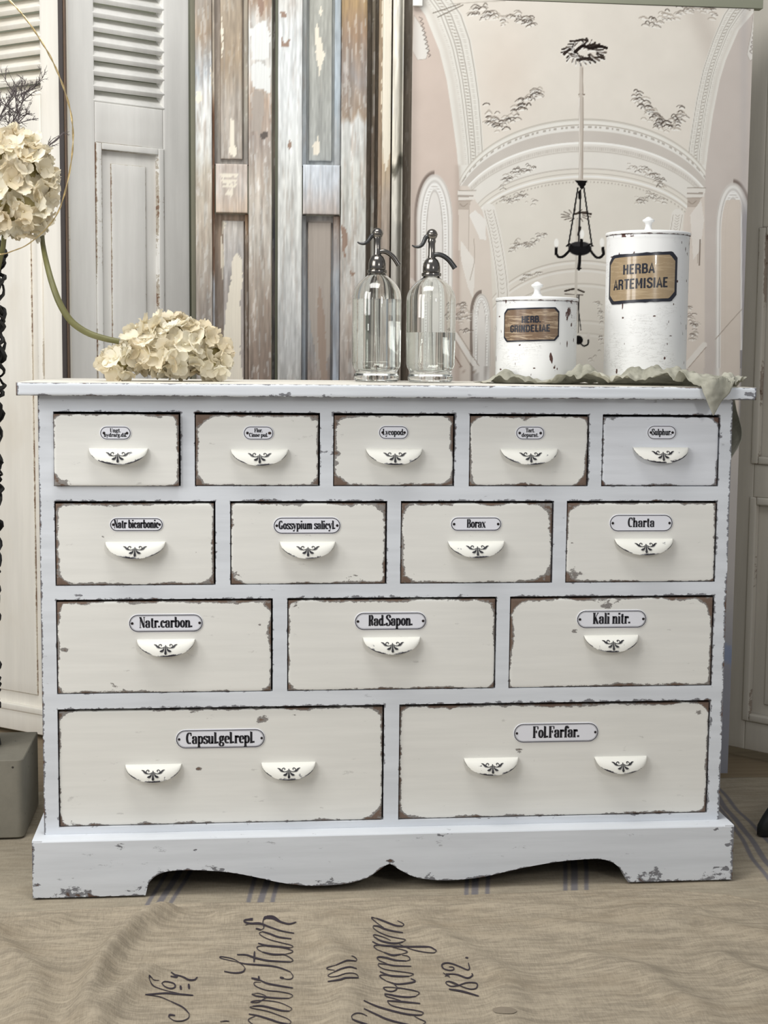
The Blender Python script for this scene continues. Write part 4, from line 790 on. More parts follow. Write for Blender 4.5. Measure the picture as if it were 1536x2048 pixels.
# ================================================================== weathered panelled doors in the middle
DY = .80
def poly_dab(px, py, poly, jag=3.0, seed=0):
    """soft-edged coverage of a hand-drawn paint patch (coordinates as measured in the photograph)"""
    x = px+(fnoise(px/5, py/9, seed, 3)-.5)*jag*2; y = py+(fnoise(px/6+9, py/8, seed+2, 3)-.5)*jag*3
    c = np.zeros(px.shape, bool); n = len(poly)
    for i in range(n):
        (x0, y0), (x1, y1) = poly[i], poly[(i+1) % n]
        if y0 == y1: continue
        c ^= ((y0 > y) != (y1 > y)) & (x < (x1-x0)*(y-y0)/(y1-y0)+x0)
    return c.astype(float)
CRM, WHT, BRN, TAU, BLU, DRK = (221, 211, 192), (212, 211, 205), (142, 118, 102), (160, 149, 138), (166, 171, 174), (88, 80, 74)
DABS = [(CRM, [(461, 232), (467, 240), (469, 280), (474, 305), (470, 312), (459, 306), (460, 280)]), (CRM, [(635, 40), (640, 70), (646, 95), (650, 110), (645, 125), (640, 150), (636, 130), (632, 100), (630, 60)]), (CRM, [(640, 8), (645, 20), (642, 30), (638, 22)]), (CRM, [(637, 270), (640, 290), (637, 308), (627, 310), (627, 290), (634, 280)]),
        (CRM, [(466, 515), (474, 505), (484, 518), (486, 560), (480, 600), (483, 640), (480, 700), (486, 765), (440, 765), (446, 690), (452, 620), (462, 560)]), (CRM, [(445, 440), (452, 444), (444, 470), (449, 520), (445, 560), (441, 500)]), (CRM, [(443, 25), (446, 60), (444, 120), (442, 80)]), (CRM, [(422, 130), (426, 150), (425, 175), (422, 170)]), (CRM, [(516, 225), (522, 235), (524, 258), (516, 256)]), (CRM, [(392, 182), (402, 186), (404, 202), (397, 208), (391, 200)]),
        (CRM, [(440, 350), (475, 348), (478, 352), (444, 358)]), (CRM, [(444, 362), (474, 360), (474, 366), (446, 368)]), (CRM, [(448, 371), (474, 369), (470, 378), (446, 376)]), (CRM, [(452, 382), (468, 380), (466, 394), (450, 392)]), (CRM, [(764, 0), (778, 0), (781, 60), (779, 200), (781, 300), (776, 320), (770, 345), (766, 300), (764, 200), (766, 100)]), (CRM, [(655, 530), (662, 560), (659, 600), (652, 620), (648, 580)]), (CRM, [(634, 590), (640, 600), (636, 615), (630, 612)]),
        (BRN, [(562, 26), (573, 26), (572, 36), (562, 36)]), (BRN, [(562, 76), (566, 76), (567, 90), (574, 88), (574, 78), (579, 80), (579, 96), (563, 94)]), (BRN, [(577, 280), (583, 286), (580, 300), (575, 296)]), (BRN, [(682, 452), (692, 460), (696, 480), (690, 500), (693, 520), (686, 510), (683, 480)]), (BRN, [(626, 520), (640, 525), (645, 545), (636, 560), (628, 545)]), (BRN, [(515, 0), (526, 0), (528, 20), (524, 38), (516, 24)]), (BRN, [(700, 540), (708, 545), (706, 552), (698, 550)]),
        (WHT, [(503, 130), (520, 125), (540, 140), (541, 190), (525, 180), (512, 178), (503, 175)]), (WHT, [(500, 60), (530, 40), (540, 70), (538, 120), (505, 120)]), (DRK, [(520, 268), (535, 266), (537, 278), (523, 280)]), (TAU, [(507, 180), (525, 185), (530, 220), (520, 270), (503, 262)]), (TAU, [(617, 440), (664, 440), (662, 560), (664, 700), (640, 760), (617, 620)]), ((148, 130, 116), [(640, 560), (650, 640), (655, 760), (642, 760), (634, 640)])]
def board_col(stops, streak, seed, wood=(146, 128, 114), amt=.35):
    ys = [s[0] for s in stops]; cs = np.array([s[1] for s in stops], float)
    def f(X, Z):
        # convert panel coordinates back to the measured frame once, to reuse the same drawing coordinates
        P = np.stack([X, np.full(X.shape, DY), Z], -1); px, py = project(P)
        yy = py+(fnoise(px/14, py/60, seed, 3)-.5)*60
        c = np.stack([np.interp(yy, ys, cs[:, i]) for i in range(3)], -1)
        n = fnoise(px/3.0, py/46, seed+5, 4); n2 = fnoise(px/9, py/80, seed+9, 3)
        k = sstep(.50, .68, n*.6+n2*.4+amt*.22-.07)[..., None]*streak*.6
        c = c*(1-k)+np.array(wood)*k
        w2 = sstep(.60, .66, fnoise(px/4, py/30, seed+21, 4))[..., None]*streak*.5; c = c*(1-w2)+np.array((214, 213, 208))*w2
        c = c*(1+(fnoise(px/2, py/25, seed+33, 2)-.5)[..., None]*.22+(fnoise(px/5, py/120, seed+35, 2)-.5)[..., None]*.25)
        for i, (dc, poly) in enumerate(DABS):
            xs_ = [p[0] for p in poly]; ys_ = [p[1] for p in poly]
            if px.min() > max(xs_)+3 or px.max() < min(xs_)-3: continue
            k = poly_dab(px, py, poly, 2.2, i)[..., None]*.95; c = c*(1-k)+np.array(dc)*k
        c = np.clip(c*np.array((1.02, 1.035, 1.055))+3, 0, 240); return np.concatenate([lin(c), np.ones(c.shape[:2]+(1,))], -1)
    return f
XW = lambda px, y=300: atY(px, y, DY)[0]
ZW = lambda py, x=500: atY(x, py, DY)[2]
ZTOP, ZLO = 1.95, .0
def board(par, nm, x0, x1, z0, z1, off, stops, streak, seed, dep=.03, r=.002, wood=(146, 128, 114), amt=.35, y=300):
    a, b = XW(x0, y), XW(x1, y); mb = MB()
    zf = max(z0, .78)
    mb.slab(a, b, zf, z1, DY-off, DY-off+dep, .0028, r, None, board_col(stops, streak, seed, wood, amt), stepz=.0042)
    if z0 < .78: mb.slab(a, b, z0, .7799, DY-off, DY-off+dep, .02, 0, None, board_col(stops, streak, seed, wood, amt), stepz=.05)
    return mb.build(nm, M['tint'], par, angle=50)
dA = empty('weathered_door_leaf', (XW(465), DY, 0), 'left narrow weathered door leaf in flaking brown and white, with cream paint drips', 'door', 'old panelled door leaves')
dB = empty('weathered_door_leaf', (XW(645), DY, 0), 'middle weathered door leaf with a bluish grey upper panel between white stiles', 'door', 'old panelled door leaves')
dC = empty('weathered_door_leaf', (XW(785), DY, 0), 'edge of the cream flaking door strip next to the hanging print', 'door', 'old panelled door leaves')
mb = MB(); mb.box(XW(381), XW(390), DY+.03, DY+.075, 0, ZTOP); mb.build('edge_board', M['greybarn'], dA)
zr1, zr0 = ZW(330), ZW(427)
board(dA, 'stile', 391, 424, ZLO, ZTOP, .006, [(0, (150, 140, 128)), (60, (150, 132, 112)), (150, (160, 164, 166)), (200, (205, 203, 196)), (300, (200, 198, 190)), (360, (176, 166, 150)), (480, (178, 166, 150)), (620, (150, 140, 130))], .7, 1)
board(dA, 'rail', 431.5, 495, zr0, zr1, .012, [(320, (186, 172, 160)), (380, (190, 178, 166)), (427, (196, 176, 156))], .35, 2)
board(dA, 'stile', 497, 543.5, ZLO, ZTOP, .010, [(0, (150, 128, 108)), (50, (190, 186, 178)), (140, (200, 196, 188)), (200, (168, 148, 130)), (280, (150, 138, 128)), (360, (180, 168, 154)), (480, (190, 182, 170)), (600, (158, 144, 130)), (760, (128, 112, 100))], .8, 3)
board(dA, 'panel', 424, 497, zr1+.001, ZTOP, -.018, [(0, (140, 128, 116)), (200, (150, 138, 124)), (330, (140, 134, 126))], .25, 4, .012, 0)
board(dA, 'panel', 424, 497, ZLO, zr0-.001, -.018, [(430, (144, 124, 106)), (600, (136, 122, 110)), (760, (128, 116, 104))], .25, 5, .012, 0)
board(dA, 'panel_field', 441, 485, ZW(318), ZTOP, -.010, [(0, (156, 142, 124)), (120, (160, 142, 120)), (200, (160, 150, 138)), (318, (166, 156, 144))], .35, 6, .007, .003)
board(dA, 'panel_field', 446, 488, ZLO, ZW(441), -.010, [(440, (186, 178, 168)), (520, (176, 170, 164)), (600, (160, 152, 146)), (760, (156, 146, 138))], .35, 7, .007, .003)
board(dA, 'moulding', 424.5, 429, ZLO, ZTOP, -.004, [(0, (196, 184, 166)), (180, (186, 170, 150)), (222, (110, 78, 58)), (420, (104, 72, 52)), (530, (120, 92, 74)), (560, (176, 176, 178)), (760, (160, 160, 160))], .5, 8, .012, .001)
board(dA, 'moulding', 488, 496.5, zr1+.001, ZTOP, -.006, [(0, (150, 140, 124)), (200, (140, 134, 122)), (330, (130, 124, 116))], .6, 9, .012, .002)
board(dA, 'moulding', 490, 496.5, ZLO, zr0-.001, -.006, [(430, (150, 120, 92)), (520, (112, 100, 88)), (760, (118, 104, 92))], .6, 10, .012, .002)
board(dB, 'stile', 556, 604, ZLO, ZTOP, .010, [(0, (196, 192, 184)), (60, (206, 206, 202)), (200, (208, 208, 204)), (420, (200, 198, 190)), (560, (198, 196, 190)), (680, (176, 174, 170)), (760, (168, 164, 158))], .45, 11, amt=.1)
board(dB, 'rail', 606, 679.5, zr0, ZW(328), .012, [(320, (196, 200, 204)), (370, (190, 192, 194)), (427, (176, 166, 158))], .3, 12)
board(dB, 'stile', 682, 732.5, ZLO, ZTOP, .010, [(0, (160, 134, 98)), (70, (146, 122, 100)), (160, (146, 138, 132)), (225, (150, 132, 114)), (245, (196, 194, 188)), (360, (196, 194, 184)), (540, (190, 186, 178)), (660, (172, 162, 152)), (760, (160, 148, 138))], .7, 13)
board(dB, 'panel', 604, 682, zr1+.001, ZTOP, -.018, [(0, (152, 152, 146)), (330, (150, 152, 150))], .15, 14, .012, 0)
board(dB, 'panel', 604, 682, ZLO, zr0-.001, -.018, [(430, (138, 132, 126)), (600, (140, 142, 144)), (760, (136, 132, 130))], .15, 15, .012, 0)
board(dB, 'panel_field', 618, 664, ZW(318), ZTOP, -.010, [(0, (158, 156, 146)), (318, (160, 160, 154))], .12, 16, .007, .003, amt=0)
board(dB, 'panel_field', 617, 664, ZLO, ZW(441), -.010, [(440, (158, 144, 130)), (560, (158, 140, 124)), (620, (160, 162, 162)), (760, (142, 128, 118))], .4, 17, .007, .003)
board(dB, 'moulding', 604.5, 613, zr1+.001, ZTOP, -.005, [(0, (168, 168, 162)), (330, (160, 164, 166))], .5, 18, .012, .002)
board(dB, 'moulding', 669, 681.5, zr1+.001, ZTOP, -.005, [(0, (168, 176, 180)), (200, (170, 178, 182)), (330, (140, 140, 138))], .25, 19, .012, .003)
board(dB, 'moulding', 604.5, 613, ZLO, zr0-.001, -.005, [(430, (136, 134, 132)), (760, (160, 166, 172))], .3, 20, .012, .002)
board(dB, 'moulding', 668, 681.5, ZLO, zr0-.001, -.005, [(430, (118, 98, 84)), (540, (150, 152, 154)), (760, (146, 150, 156))], .3, 21, .012, .003)
board(dB, 'edge_bead', 545.5, 551, ZLO, ZTOP, -.022, [(0, (86, 80, 72)), (300, (120, 112, 100)), (480, (70, 68, 72)), (760, (92, 88, 84))], .6, 22, .012, .001)
board(dC, 'edge_bead', 744, 750.5, ZLO, ZTOP, -.018, [(0, (120, 110, 94)), (340, (96, 84, 70)), (400, (150, 146, 134)), (760, (110, 98, 86))], .9, 23, .012, .001)
board(dC, 'rebate', 757, 764, ZLO, ZTOP, -.006, [(0, (140, 122, 98)), (400, (144, 124, 104)), (760, (126, 108, 92))], .3, 24, .012, .001)
board(dC, 'stile', 764, 781, ZLO, ZTOP, .004, [(0, (222, 214, 196)), (270, (216, 208, 190)), (320, (170, 150, 124)), (400, (160, 146, 132)), (760, (150, 136, 124))], .15, 25, amt=0, wood=(150, 126, 104))
mb = MB(); a, b = XW(783.5), XW(805)
Pm = np.zeros((9, 170, 3)); zz = np.linspace(.78, ZTOP, 170)
for i in range(9):
    q = i/8; Pm[i, :, 0] = a+(b-a)*q; Pm[i, :, 1] = DY-.004-.012*math.sin(math.pi*min(1, q*1.15+.02))**.8; Pm[i, :, 2] = zz
mb.grid(Pm, c=board_col([(0, (226, 218, 202)), (270, (214, 206, 190)), (318, (216, 208, 190)), (330, (104, 100, 88)), (346, (104, 100, 88)), (354, (200, 194, 180)), (430, (206, 200, 186)), (445, (170, 166, 156)), (760, (160, 150, 138))], .12, 26, amt=0)(Pm[:, :, 0], Pm[:, :, 2]))
mb.build('rounded_post', M['tint'], dC)
board(dC, 'backing', 734, 822, ZLO, ZTOP, -.040, [(0, (120, 108, 92)), (760, (110, 98, 86))], .3, 27, .012, 0)
board(dC, 'stile', 807, 826, ZLO, ZTOP, -.020, [(0, (112, 102, 90)), (760, (112, 100, 88))], .3, 28, .012, .001)  # dark strip: shade beside the canvas painted into the board colour

# ================================================================== cupboard door at the right, standing open
rp = (1.052, .845); rd = (math.cos(math.radians(48)), -math.sin(math.radians(48)))
f = lambda x, y: atplane(x, y, rp, rd)
t = empty('cupboard_door', (rp[0], rp[1], 0), 'greige panelled cupboard door at the right frame edge beside the print', 'door')
def cpiece(nm, x0, x1, z0, z1, yf, yb, k=.3, r=.003, par=None, base=.14):
    mb = MB(); mb.slab(x0, x1, z0, z1, yf, yb, .008, r, lambda X, Z: base+k*np.exp(-np.minimum(np.minimum(X-x0, x1-X), np.minimum(Z-z0, z1-Z))/.003)*vnoise(Z*9, X*9, 3), stepz=.02); place_mb(mb, rp, rd)
    return mb.build(nm, M['cupboard'], par or t, angle=50)
sE = .42; zu0, zu1 = f(1508, 928)[1], f(1525, 455)[1]; zl0, zl1 = f(1493, 1441)[1], f(1505, 994)[1]; sa = f(1516, 700)[0]-.0; sb = f(1500, 1200)[0]
cpiece('stile', -.18, sa, .012, 2.1, 0, .03); cpiece('stile', sE-.06, sE, .012, 2.1, 0, .03)
cpiece('rail', sa+.0005, sE-.0605, zu1, 2.1, 0, .03, .1); cpiece('rail', sa+.0005, sE-.0605, zl1, zu0, 0, .03, .15); cpiece('rail', sa+.0005, sE-.0605, .012, zl0, 0, .03, .2)
for z0, z1 in ((zu0, zu1), (zl0, zl1)):
    cpiece('moulding', sa-.006, sa+.012, z0, z1, -.006, .01, .5, .004, base=.2); cpiece('moulding', sa+.0125, sE-.0605, z1-.018, z1, -.006, .01, .4, .004); cpiece('moulding', sa+.0125, sE-.0605, z0, z0+.018, -.006, .01, .4, .004)
    p_ = cpiece('panel', sa+.0005, sE-.0605, z0, z1, .012, .025, .1, 0); cpiece('panel_field', sa+.045, sE-.1, z0+.045, z1-.045, .006, .0119, .3, .003, par=p_)
# ================================================================== printed canvas of a vaulted hall, hanging at the right
YP = .64
def print_colors(gx, gy):
    x, y = gx, gy; c = np.zeros(x.shape+(3,)); 
    def setc(m, col, a=1.0):
        nonlocal c; m = (np.clip(m, 0, 1)*a)[..., None]; c = c*(1-m)+np.array(col, float)*m
    def S_(d, w=1.2): return np.clip(.5+d/w, 0, 1)              # antialiased edge, d > 0 inside
    def inter(xs, ys, v): return np.interp(v, xs, ys)
    def line(pts, w, col, a=1.0, sm=True, soft=.8):
        pts = cat(pts, 8) if sm and len(pts) > 2 else [np.array(p, float) for p in pts]
        P = np.array([p[:2] for p in pts]); x0, x1 = P[:, 0].min()-w-2, P[:, 0].max()+w+2; y0, y1 = P[:, 1].min()-w-2, P[:, 1].max()+w+2
        sel = (x > x0) & (x < x1) & (y > y0) & (y < y1)
        if not sel.any(): return
        xs_, ys_ = x[sel], y[sel]; d = np.full(xs_.shape, 1e9)
        for i in range(len(P)-1):
            ax, ay = P[i]; bx, by = P[i+1]; L2 = (bx-ax)**2+(by-ay)**2+1e-9; t = np.clip(((xs_-ax)*(bx-ax)+(ys_-ay)*(by-ay))/L2, 0, 1)
            d = np.minimum(d, np.hypot(xs_-ax-t*(bx-ax), ys_-ay-t*(by-ay)))
        m = np.clip((w/2-d)/soft+.5, 0, 1)*a; c[sel] = c[sel]*(1-m[:, None])+np.array(col, float)*m[:, None]
    def poly(pts, col, a=1.0, jag=0):
        m = poly_dab(x, y, pts, jag, 3) if jag else poly_dab(x, y, pts, 0.01, 3); setc(m, col, a)
    WALL, VLT, LT, MD, DK = (205, 191, 180), (216, 209, 198), (226, 221, 211), (182, 172, 160), (140, 130, 120)
    setc(np.ones(x.shape), WALL)
    setc(sstep(940, 700, y)*0+sstep(1250, 1330, x)*sstep(700, 300, y), (196, 184, 172), .25)
    # big vault field
    arcL = lambda yy: np.interp(yy, [0, 30, 60, 100, 160, 220, 300, 345, 380], [828, 850, 862, 878, 893, 902, 913, 917, 919])
    arcR = lambda yy: np.interp(yy, [0, 20, 60, 120, 160, 230, 300, 345, 380], [1530, 1512, 1478, 1452, 1440, 1426, 1416, 1411, 1409])
    def arch(xc, half, yc, rise):     # y of an arch over x
        return yc+rise*(1-np.sqrt(np.clip(1-((x-xc)/half)**2, 0, 1)))
    inside = S_(x-arcL(y), 2)*S_(arcR(y)-x, 2)
    setc(inside, (222, 217, 207))
    # ribs left/right with mouldings
    iL = lambda yy: np.interp(yy, [0, 30, 80, 140, 200, 250, 300], [905, 925, 942, 952, 960, 964, 967])
    iR = lambda yy: np.interp(yy, [0, 30, 80, 140, 200, 250, 300], [1466, 1446, 1425, 1405, 1392, 1384, 1376])
    setc(S_(x-iL(y), 2)*S_(iR(y)-x, 2)*S_(340-y, 3), (221, 213, 201))
    tL = (x-arcL(y))/(iL(y)-arcL(y)+1e-6); tR = (arcR(y)-x)/(arcR(y)-iR(y)+1e-6)
    for t_, s in ((tL, 0), (tR, 1)):
        ok = (t_ > 0)*(t_ < 1)*S_(330-y, 3)
        setc(ok*np.exp(-((t_-.20)/.09)**2), (206, 198, 187), .6)
        for q, a in ((.42, .5), (.52, .55), (.70, .6), (.95, .6)): setc(ok*np.exp(-((t_-q)/.016)**2), DK, a)
        bead = .5+.5*np.sin(y*.95+np.abs(t_-.8)*9); setc(ok*np.exp(-((t_-.61)/.06)**2)*(bead > .55), (150, 140, 128), .55)
        setc(ok*np.exp(-((t_-.82)/.05)**2)*((.5+.5*np.sin(y*1.7)) > .6), (176, 166, 154), .5); setc(ok*np.exp(-((t_-.32)/.03)**2)*((.5+.5*np.sin(y*1.5)) > .5), (196, 187, 176), .5)
    # upper bay light gradients of the print
    setc(S_(x-iL(y), 2)*S_(iR(y)-x, 2)*S_(300-y, 4)*np.exp(-((x-1010)/60)**2-((y-150)/110)**2), (214, 200, 186), .5)
    setc(S_(x-iL(y), 2)*S_(iR(y)-x, 2)*np.exp(-((x-1400+(y-30)*-.35)/26)**2)*S_(170-y, 40), (196, 186, 175), .55)
    # nested arches: (centre x, half width, crown y, rise, from-y colour below)
    def band(xc, hw, yc, rise, th, col, a=1.0, hw2=None, soft=1.5):
        top = arch(xc, hw, yc, rise); m = S_(y-top, soft)*S_(top+th-y, soft)*(np.abs(x-xc) < hw*.985); setc(m, col, a)
    def below(xc, hw, yc, rise, col, a=1.0, ymax=900): top = arch(xc, hw, yc, rise); setc(S_(y-top, 1.5)*(np.abs(x-xc) < hw*.985)*(y < ymax), col, a)
    X1 = 1170
    below(X1, 262, 237, 175, (214, 208, 197), 1, 345); 
    setc(S_(y-arch(X1, 262, 262, 160), 2)*S_(x-917, 2)*S_(1409-x, 2), (205, 197, 187))
    for dy, col, th, a in ((0, (190, 182, 170), 3, .7), (5, LT, 6, 1), (12, (168, 158, 146), 1.6, .8), (14, (224, 219, 210), 10, 1)): band(X1, 262, 237+dy, 172, th, col, a)
    top = arch(X1, 262, 252, 170); setc(S_(y-top, 1)*S_(top+4-y, 1)*((np.sin(x*.55+np.sin(x*.2)) > .1)), (150, 141, 130), .55)
    band(X1, 262, 262, 165, 22, (201, 193, 183), 1)
    below(X1, 262, 284, 158, (222, 216, 206), 1, 900)
    band(X1, 262, 284, 158, 4, (236, 232, 224), 1); band(X1, 262, 292, 158, 8, (208, 201, 191), .8)
    top = arch(X1, 262, 294, 158); setc(S_(y-top, 1)*S_(top+6-y, 1)*(np.sin(x*1.5) > .2), (186, 178, 167), .5)
    band(X1, 262, 301, 158, 3, (188, 180, 169), .6)
    # second bay
    band(X1, 235, 336, 120, 3, (196, 188, 177), .9); below(X1, 235, 339, 120, (221, 214, 202), 1); 
    for dy, col, th, a in ((8, (184, 176, 165), 1.6, .8), (13, (232, 228, 220), 4, 1), (20, (180, 171, 160), 1.8, .7)): band(X1, 232, 338+dy, 118, th, col, a)
    below(X1, 228, 362, 116, (219, 212, 200), 1)
    top = arch(X1, 228, 362, 116); setc(S_(y-top, 1)*S_(top+3.5-y, 1)*(np.sin(x*.9) > .3), (160, 150, 139), .45)
    # third and further bays
    for (yc, hw, rise, k) in ((520, 205, 150, 1), (536, 200, 148, 1), (566, 175, 110, .8), (640, 150, 90, .5), (665, 140, 85, .5)):
        below(X1-8, hw, yc, rise, (220, 212, 200) if k == 1 else (214, 207, 195), .7); band(X1-8, hw, yc, rise, 2.2, (182, 173, 161), .65*k); band(X1-8, hw, yc+4, rise, 4, (230, 225, 216), .7*k)
    # side walls in front of the lower bays
    eL = lambda yy: np.interp(yy, [330, 400, 430, 470, 520, 600, 760], [917, 950, 972, 978, 982, 985, 990])
    eR = lambda yy: np.interp(yy, [330, 400, 430, 520, 600, 760], [1412, 1380, 1368, 1362, 1358, 1352])
    setc(S_(eL(y)-x, 2)*S_(y-372, 2)*S_(x-915, 2), (214, 203, 191)); setc(S_(x-eR(y), 2)*S_(y-375, 2)*S_(1410-x, 2), (214, 203, 191))
    setc(S_(917-x, 2)*S_(y-345, 2), WALL); setc(S_(x-1411, 2)*S_(y-340, 2), (203, 190, 180)); 
    setc(S_(arcL(y)-x, 1.5)*S_(y-2, 1), (206, 191, 179)); setc(S_(x-arcR(y), 1.5), (200, 190, 181))
    setc(sstep(915, 880, x)*0+np.exp(-((x-916)/6)**2)*S_(y-330, 6), (182, 168, 156), .5)
    # left rib going down with beads (two piers)
    for (pts, w) in (([(978, 420), (992, 480), (1004, 560), (1008, 640)], 26), ([(1355, 430), (1345, 500), (1340, 600)], 24)):
        line(pts, w, (224, 218, 208)); 
        for off in (-9, 9): line([(p[0]+off, p[1]) for p in pts], 1.3, (178, 168, 156), .8)
        for k in range(26):
            q = k/26*(len(pts)-1); i = int(q); f_ = q-i; px_ = pts[i][0]*(1-f_)+pts[i+1][0]*f_; py_ = pts[i][1]*(1-f_)+pts[i+1][1]*f_; line([(px_-4, py_), (px_, py_+3), (px_+4, py_)], 1.2, (172, 162, 150), .7)
    # capitals
    for xa, xb, yt in ((917, 952, 381), (1374, 1411, 376)):
        poly([(xa-1, yt), (xb, yt), (xb-3, yt+18), (xa-1, yt+20)], (222, 215, 205)); poly([(xa-1, yt+9), (xb-5, yt+9), (xb-6, yt+13), (xa-1, yt+13)], (160, 149, 138), .7); line([(xa, yt), (xb, yt)], 1.5, (150, 140, 128), .8)
        poly([(xa, yt+20), (xb-10, yt+20), (xb-14, yt+38), (xa, yt+38)], (190, 178, 166)); poly([(xa, yt+38), (xb-14, yt+38), (xb-16, yt+120), (xa, yt+120)], (212, 201, 189)); line([(xb-14, yt+38), (xb-16, yt+150)], 1.2, (170, 158, 146), .7)
        line([(xa, yt+20), (xb-8, yt+20)], 1.5, (166, 154, 142), .8); line([(xa+3, yt+27), (xa+10, yt+32), (xa+18, yt+26)], 1.5, (150, 138, 126), .7)
    # small brackets / swags hanging below on the left and right walls
    poly([(938, 430), (960, 478), (972, 480), (972, 440), (950, 420)], (226, 220, 211)); poly([(921, 480), (950, 520), (947, 600), (936, 575), (922, 520)], (224, 217, 207)); line([(948, 478), (949, 520), (940, 560)], 1.5, (170, 158, 146), .7)
    poly([(1380, 430), (1402, 400), (1408, 440), (1400, 500), (1386, 520)], (222, 214, 204)); line([(1400, 480), (1398, 530)], 3, (120, 108, 98), .7)
    # arched niches
    def niche(xc, hw, yt, yb, sh, tilt=0):
        def ins(e): 
            yy = yt+e*1.6; r = (hw-e); return S_(1-np.where(y < yy+hw*2.6, np.hypot((x-xc-tilt*(y-yt))/r, (y-yy-hw*2.6)/(hw*2.6)), np.abs(x-xc-tilt*(y-yt))/r), .06)*(y < yb)
        m = ins(0); ms = np.clip(ins(-5)-0, 0, 1)
        setc(ms*(np.sign(x-xc) == sh), (126, 114, 106), .8); setc(m, (232, 228, 221)); e1 = ins(hw*.20); setc(np.clip(m-e1, 0, 1), (226, 221, 213)); 
        d = np.clip(m-ins(1.6), 0, 1); setc(d, (176, 166, 156), .7); setc(np.clip(ins(hw*.2)-ins(hw*.25), 0, 1), (176, 168, 160), .8)
        for k in (.34,): setc(np.clip(ins(hw*k)-ins(hw*(k+.12)), 0, 1)*((np.sin(y*1.1) > 0)), (190, 182, 174), .6)
        setc(np.clip(ins(hw*.52), 0, 1), (222, 216, 208)); setc(np.clip(ins(hw*.52)-ins(hw*.57), 0, 1), (168, 160, 152), .7); return ins
    niche(869, 36, 350, 800, -1); niche(963, 18, 588, 800, -1)
    ni = niche(1466, 34, 367, 1400, 1, -.004)
    setc(ni(10)*(y > 400), (210, 198, 185), .95); 
    setc(S_(x-1483, 2)*S_(1497-x, 2)*sstep(385, 440, y), (150, 146, 148), .9); setc(S_(x-1481, 1)*S_(1484-x, 1)*sstep(400, 440, y), (236, 232, 226), .8)
    # cornices upper corners
    for P_ in (([(828, 30), (848, 60), (858, 100), (852, 118), (835, 120), (824, 100)]), ([(1508, 20), (1522, 40), (1518, 110), (1500, 122), (1494, 108), (1502, 70)])): poly(P_, (220, 214, 205)); line(P_+[P_[0]], 1.2, (168, 158, 148), .7, False)
    for k in range(9): line([(838+k*2, 34+k*9), (845+k*2, 38+k*9), (841+k*2, 42+k*9)], 2, (140, 130, 122), .8); line([(1520-k*1.5, 26+k*9), (1512-k*1.5, 30+k*9), (1516-k*1.5, 35+k*9)], 2, (150, 142, 134), .8)
    for q in ((866, 26, 920, 8), (876, 34, 926, 10), (1470, 8, 1500, 20)): line([(q[0], q[1]), (q[2], q[3])], 2.5, (130, 122, 112), .7, False)
    line([(1425, 4), (1460, 3), (1500, 6)], 4, (150, 142, 132), .6); line([(900, 8), (960, 4), (1010, 2)], 2, (176, 168, 156), .6)
    # stucco leaf clusters
    def cluster(x0, x1, y0, y1, n, seed, dk, flip=1, shape=None, sz=1.0):
        n = int(n*1.5); dk = tuple(q*.86 for q in dk)
        rr = random.Random(seed)
        for k in range(n):
            u_ = rr.random()
            if shape: 
                q = u_*(len(shape)-1); i = min(int(q), len(shape)-2); f_ = q-i; cx = shape[i][0]*(1-f_)+shape[i+1][0]*f_+rr.gauss(0, 6*sz); cy = shape[i][1]*(1-f_)+shape[i+1][1]*f_+rr.gauss(0, 6*sz)
            else: cx = rr.uniform(x0, x1); cy = rr.uniform(y0, y1)
            L = rr.uniform(3.5, 9)*sz; h = rr.uniform(1.5, 4)*sz; col = dk if rr.random() < .6 else (178, 168, 156)
            line([(cx-L*flip, cy+h*.8), (cx-L*.2*flip, cy-h*.6), (cx+L*.6*flip, cy-h*.4), (cx+L*flip, cy+h*.5)], rr.uniform(1.3, 2.6)*sz, col, rr.uniform(.55, .95))
            line([(cx-L*.8*flip, cy+h*.8+2.2), (cx+L*.6*flip, cy+h*.2+2)], 1.6*sz, (236, 232, 224), .6, False)
    cluster(0, 0, 0, 0, 60, 1, (112, 102, 94), 1, [(975, 215), (985, 250), (1010, 248), (1020, 235), (1040, 215), (1060, 195), (1078, 178)])
    cluster(0, 0, 0, 0, 62, 2, (112, 102, 94), -1, [(1362, 215), (1352, 250), (1325, 248), (1305, 225), (1288, 205), (1270, 188)])
    cluster(0, 0, 0, 0, 42, 3, (134, 124, 114), 1, [(930, 30), (955, 12), (985, 30), (1010, 38), (1040, 30), (1070, 52)]); cluster(0, 0, 0, 0, 46, 4, (138, 128, 118), -1, [(1430, 22), (1400, 10), (1370, 18), (1340, 30), (1290, 48)])
    cluster(0, 0, 0, 0, 34, 5, (136, 126, 116), 1, [(1005, 375), (1015, 355), (1035, 342), (1065, 334)], .7); cluster(0, 0, 0, 0, 34, 6, (136, 126, 116), -1, [(1325, 372), (1312, 352), (1290, 340), (1262, 333)], .7)
    cluster(0, 0, 0, 0, 26, 7, (148, 138, 128), 1, [(1005, 402), (1030, 395), (1050, 390), (1078, 408)], .6); cluster(0, 0, 0, 0, 26, 8, (148, 138, 128), -1, [(1330, 402), (1300, 392), (1270, 405)], .6)
    cluster(0, 0, 0, 0, 44, 9, (146, 136, 126), 1, [(1026, 500), (1034, 486), (1060, 488), (1092, 465)], .6); cluster(0, 0, 0, 0, 20, 10, (160, 150, 139), 1, [(1040, 560), (1060, 548), (1080, 545)], .5)
    cluster(0, 0, 0, 0, 30, 11, (150, 138, 128), 1, [(918, 650), (922, 620), (926, 610), (938, 640), (930, 665)], .7); cluster(0, 0, 0, 0, 26, 12, (146, 134, 124), -1, [(1376, 610), (1388, 640), (1394, 660), (1382, 680)], .7)
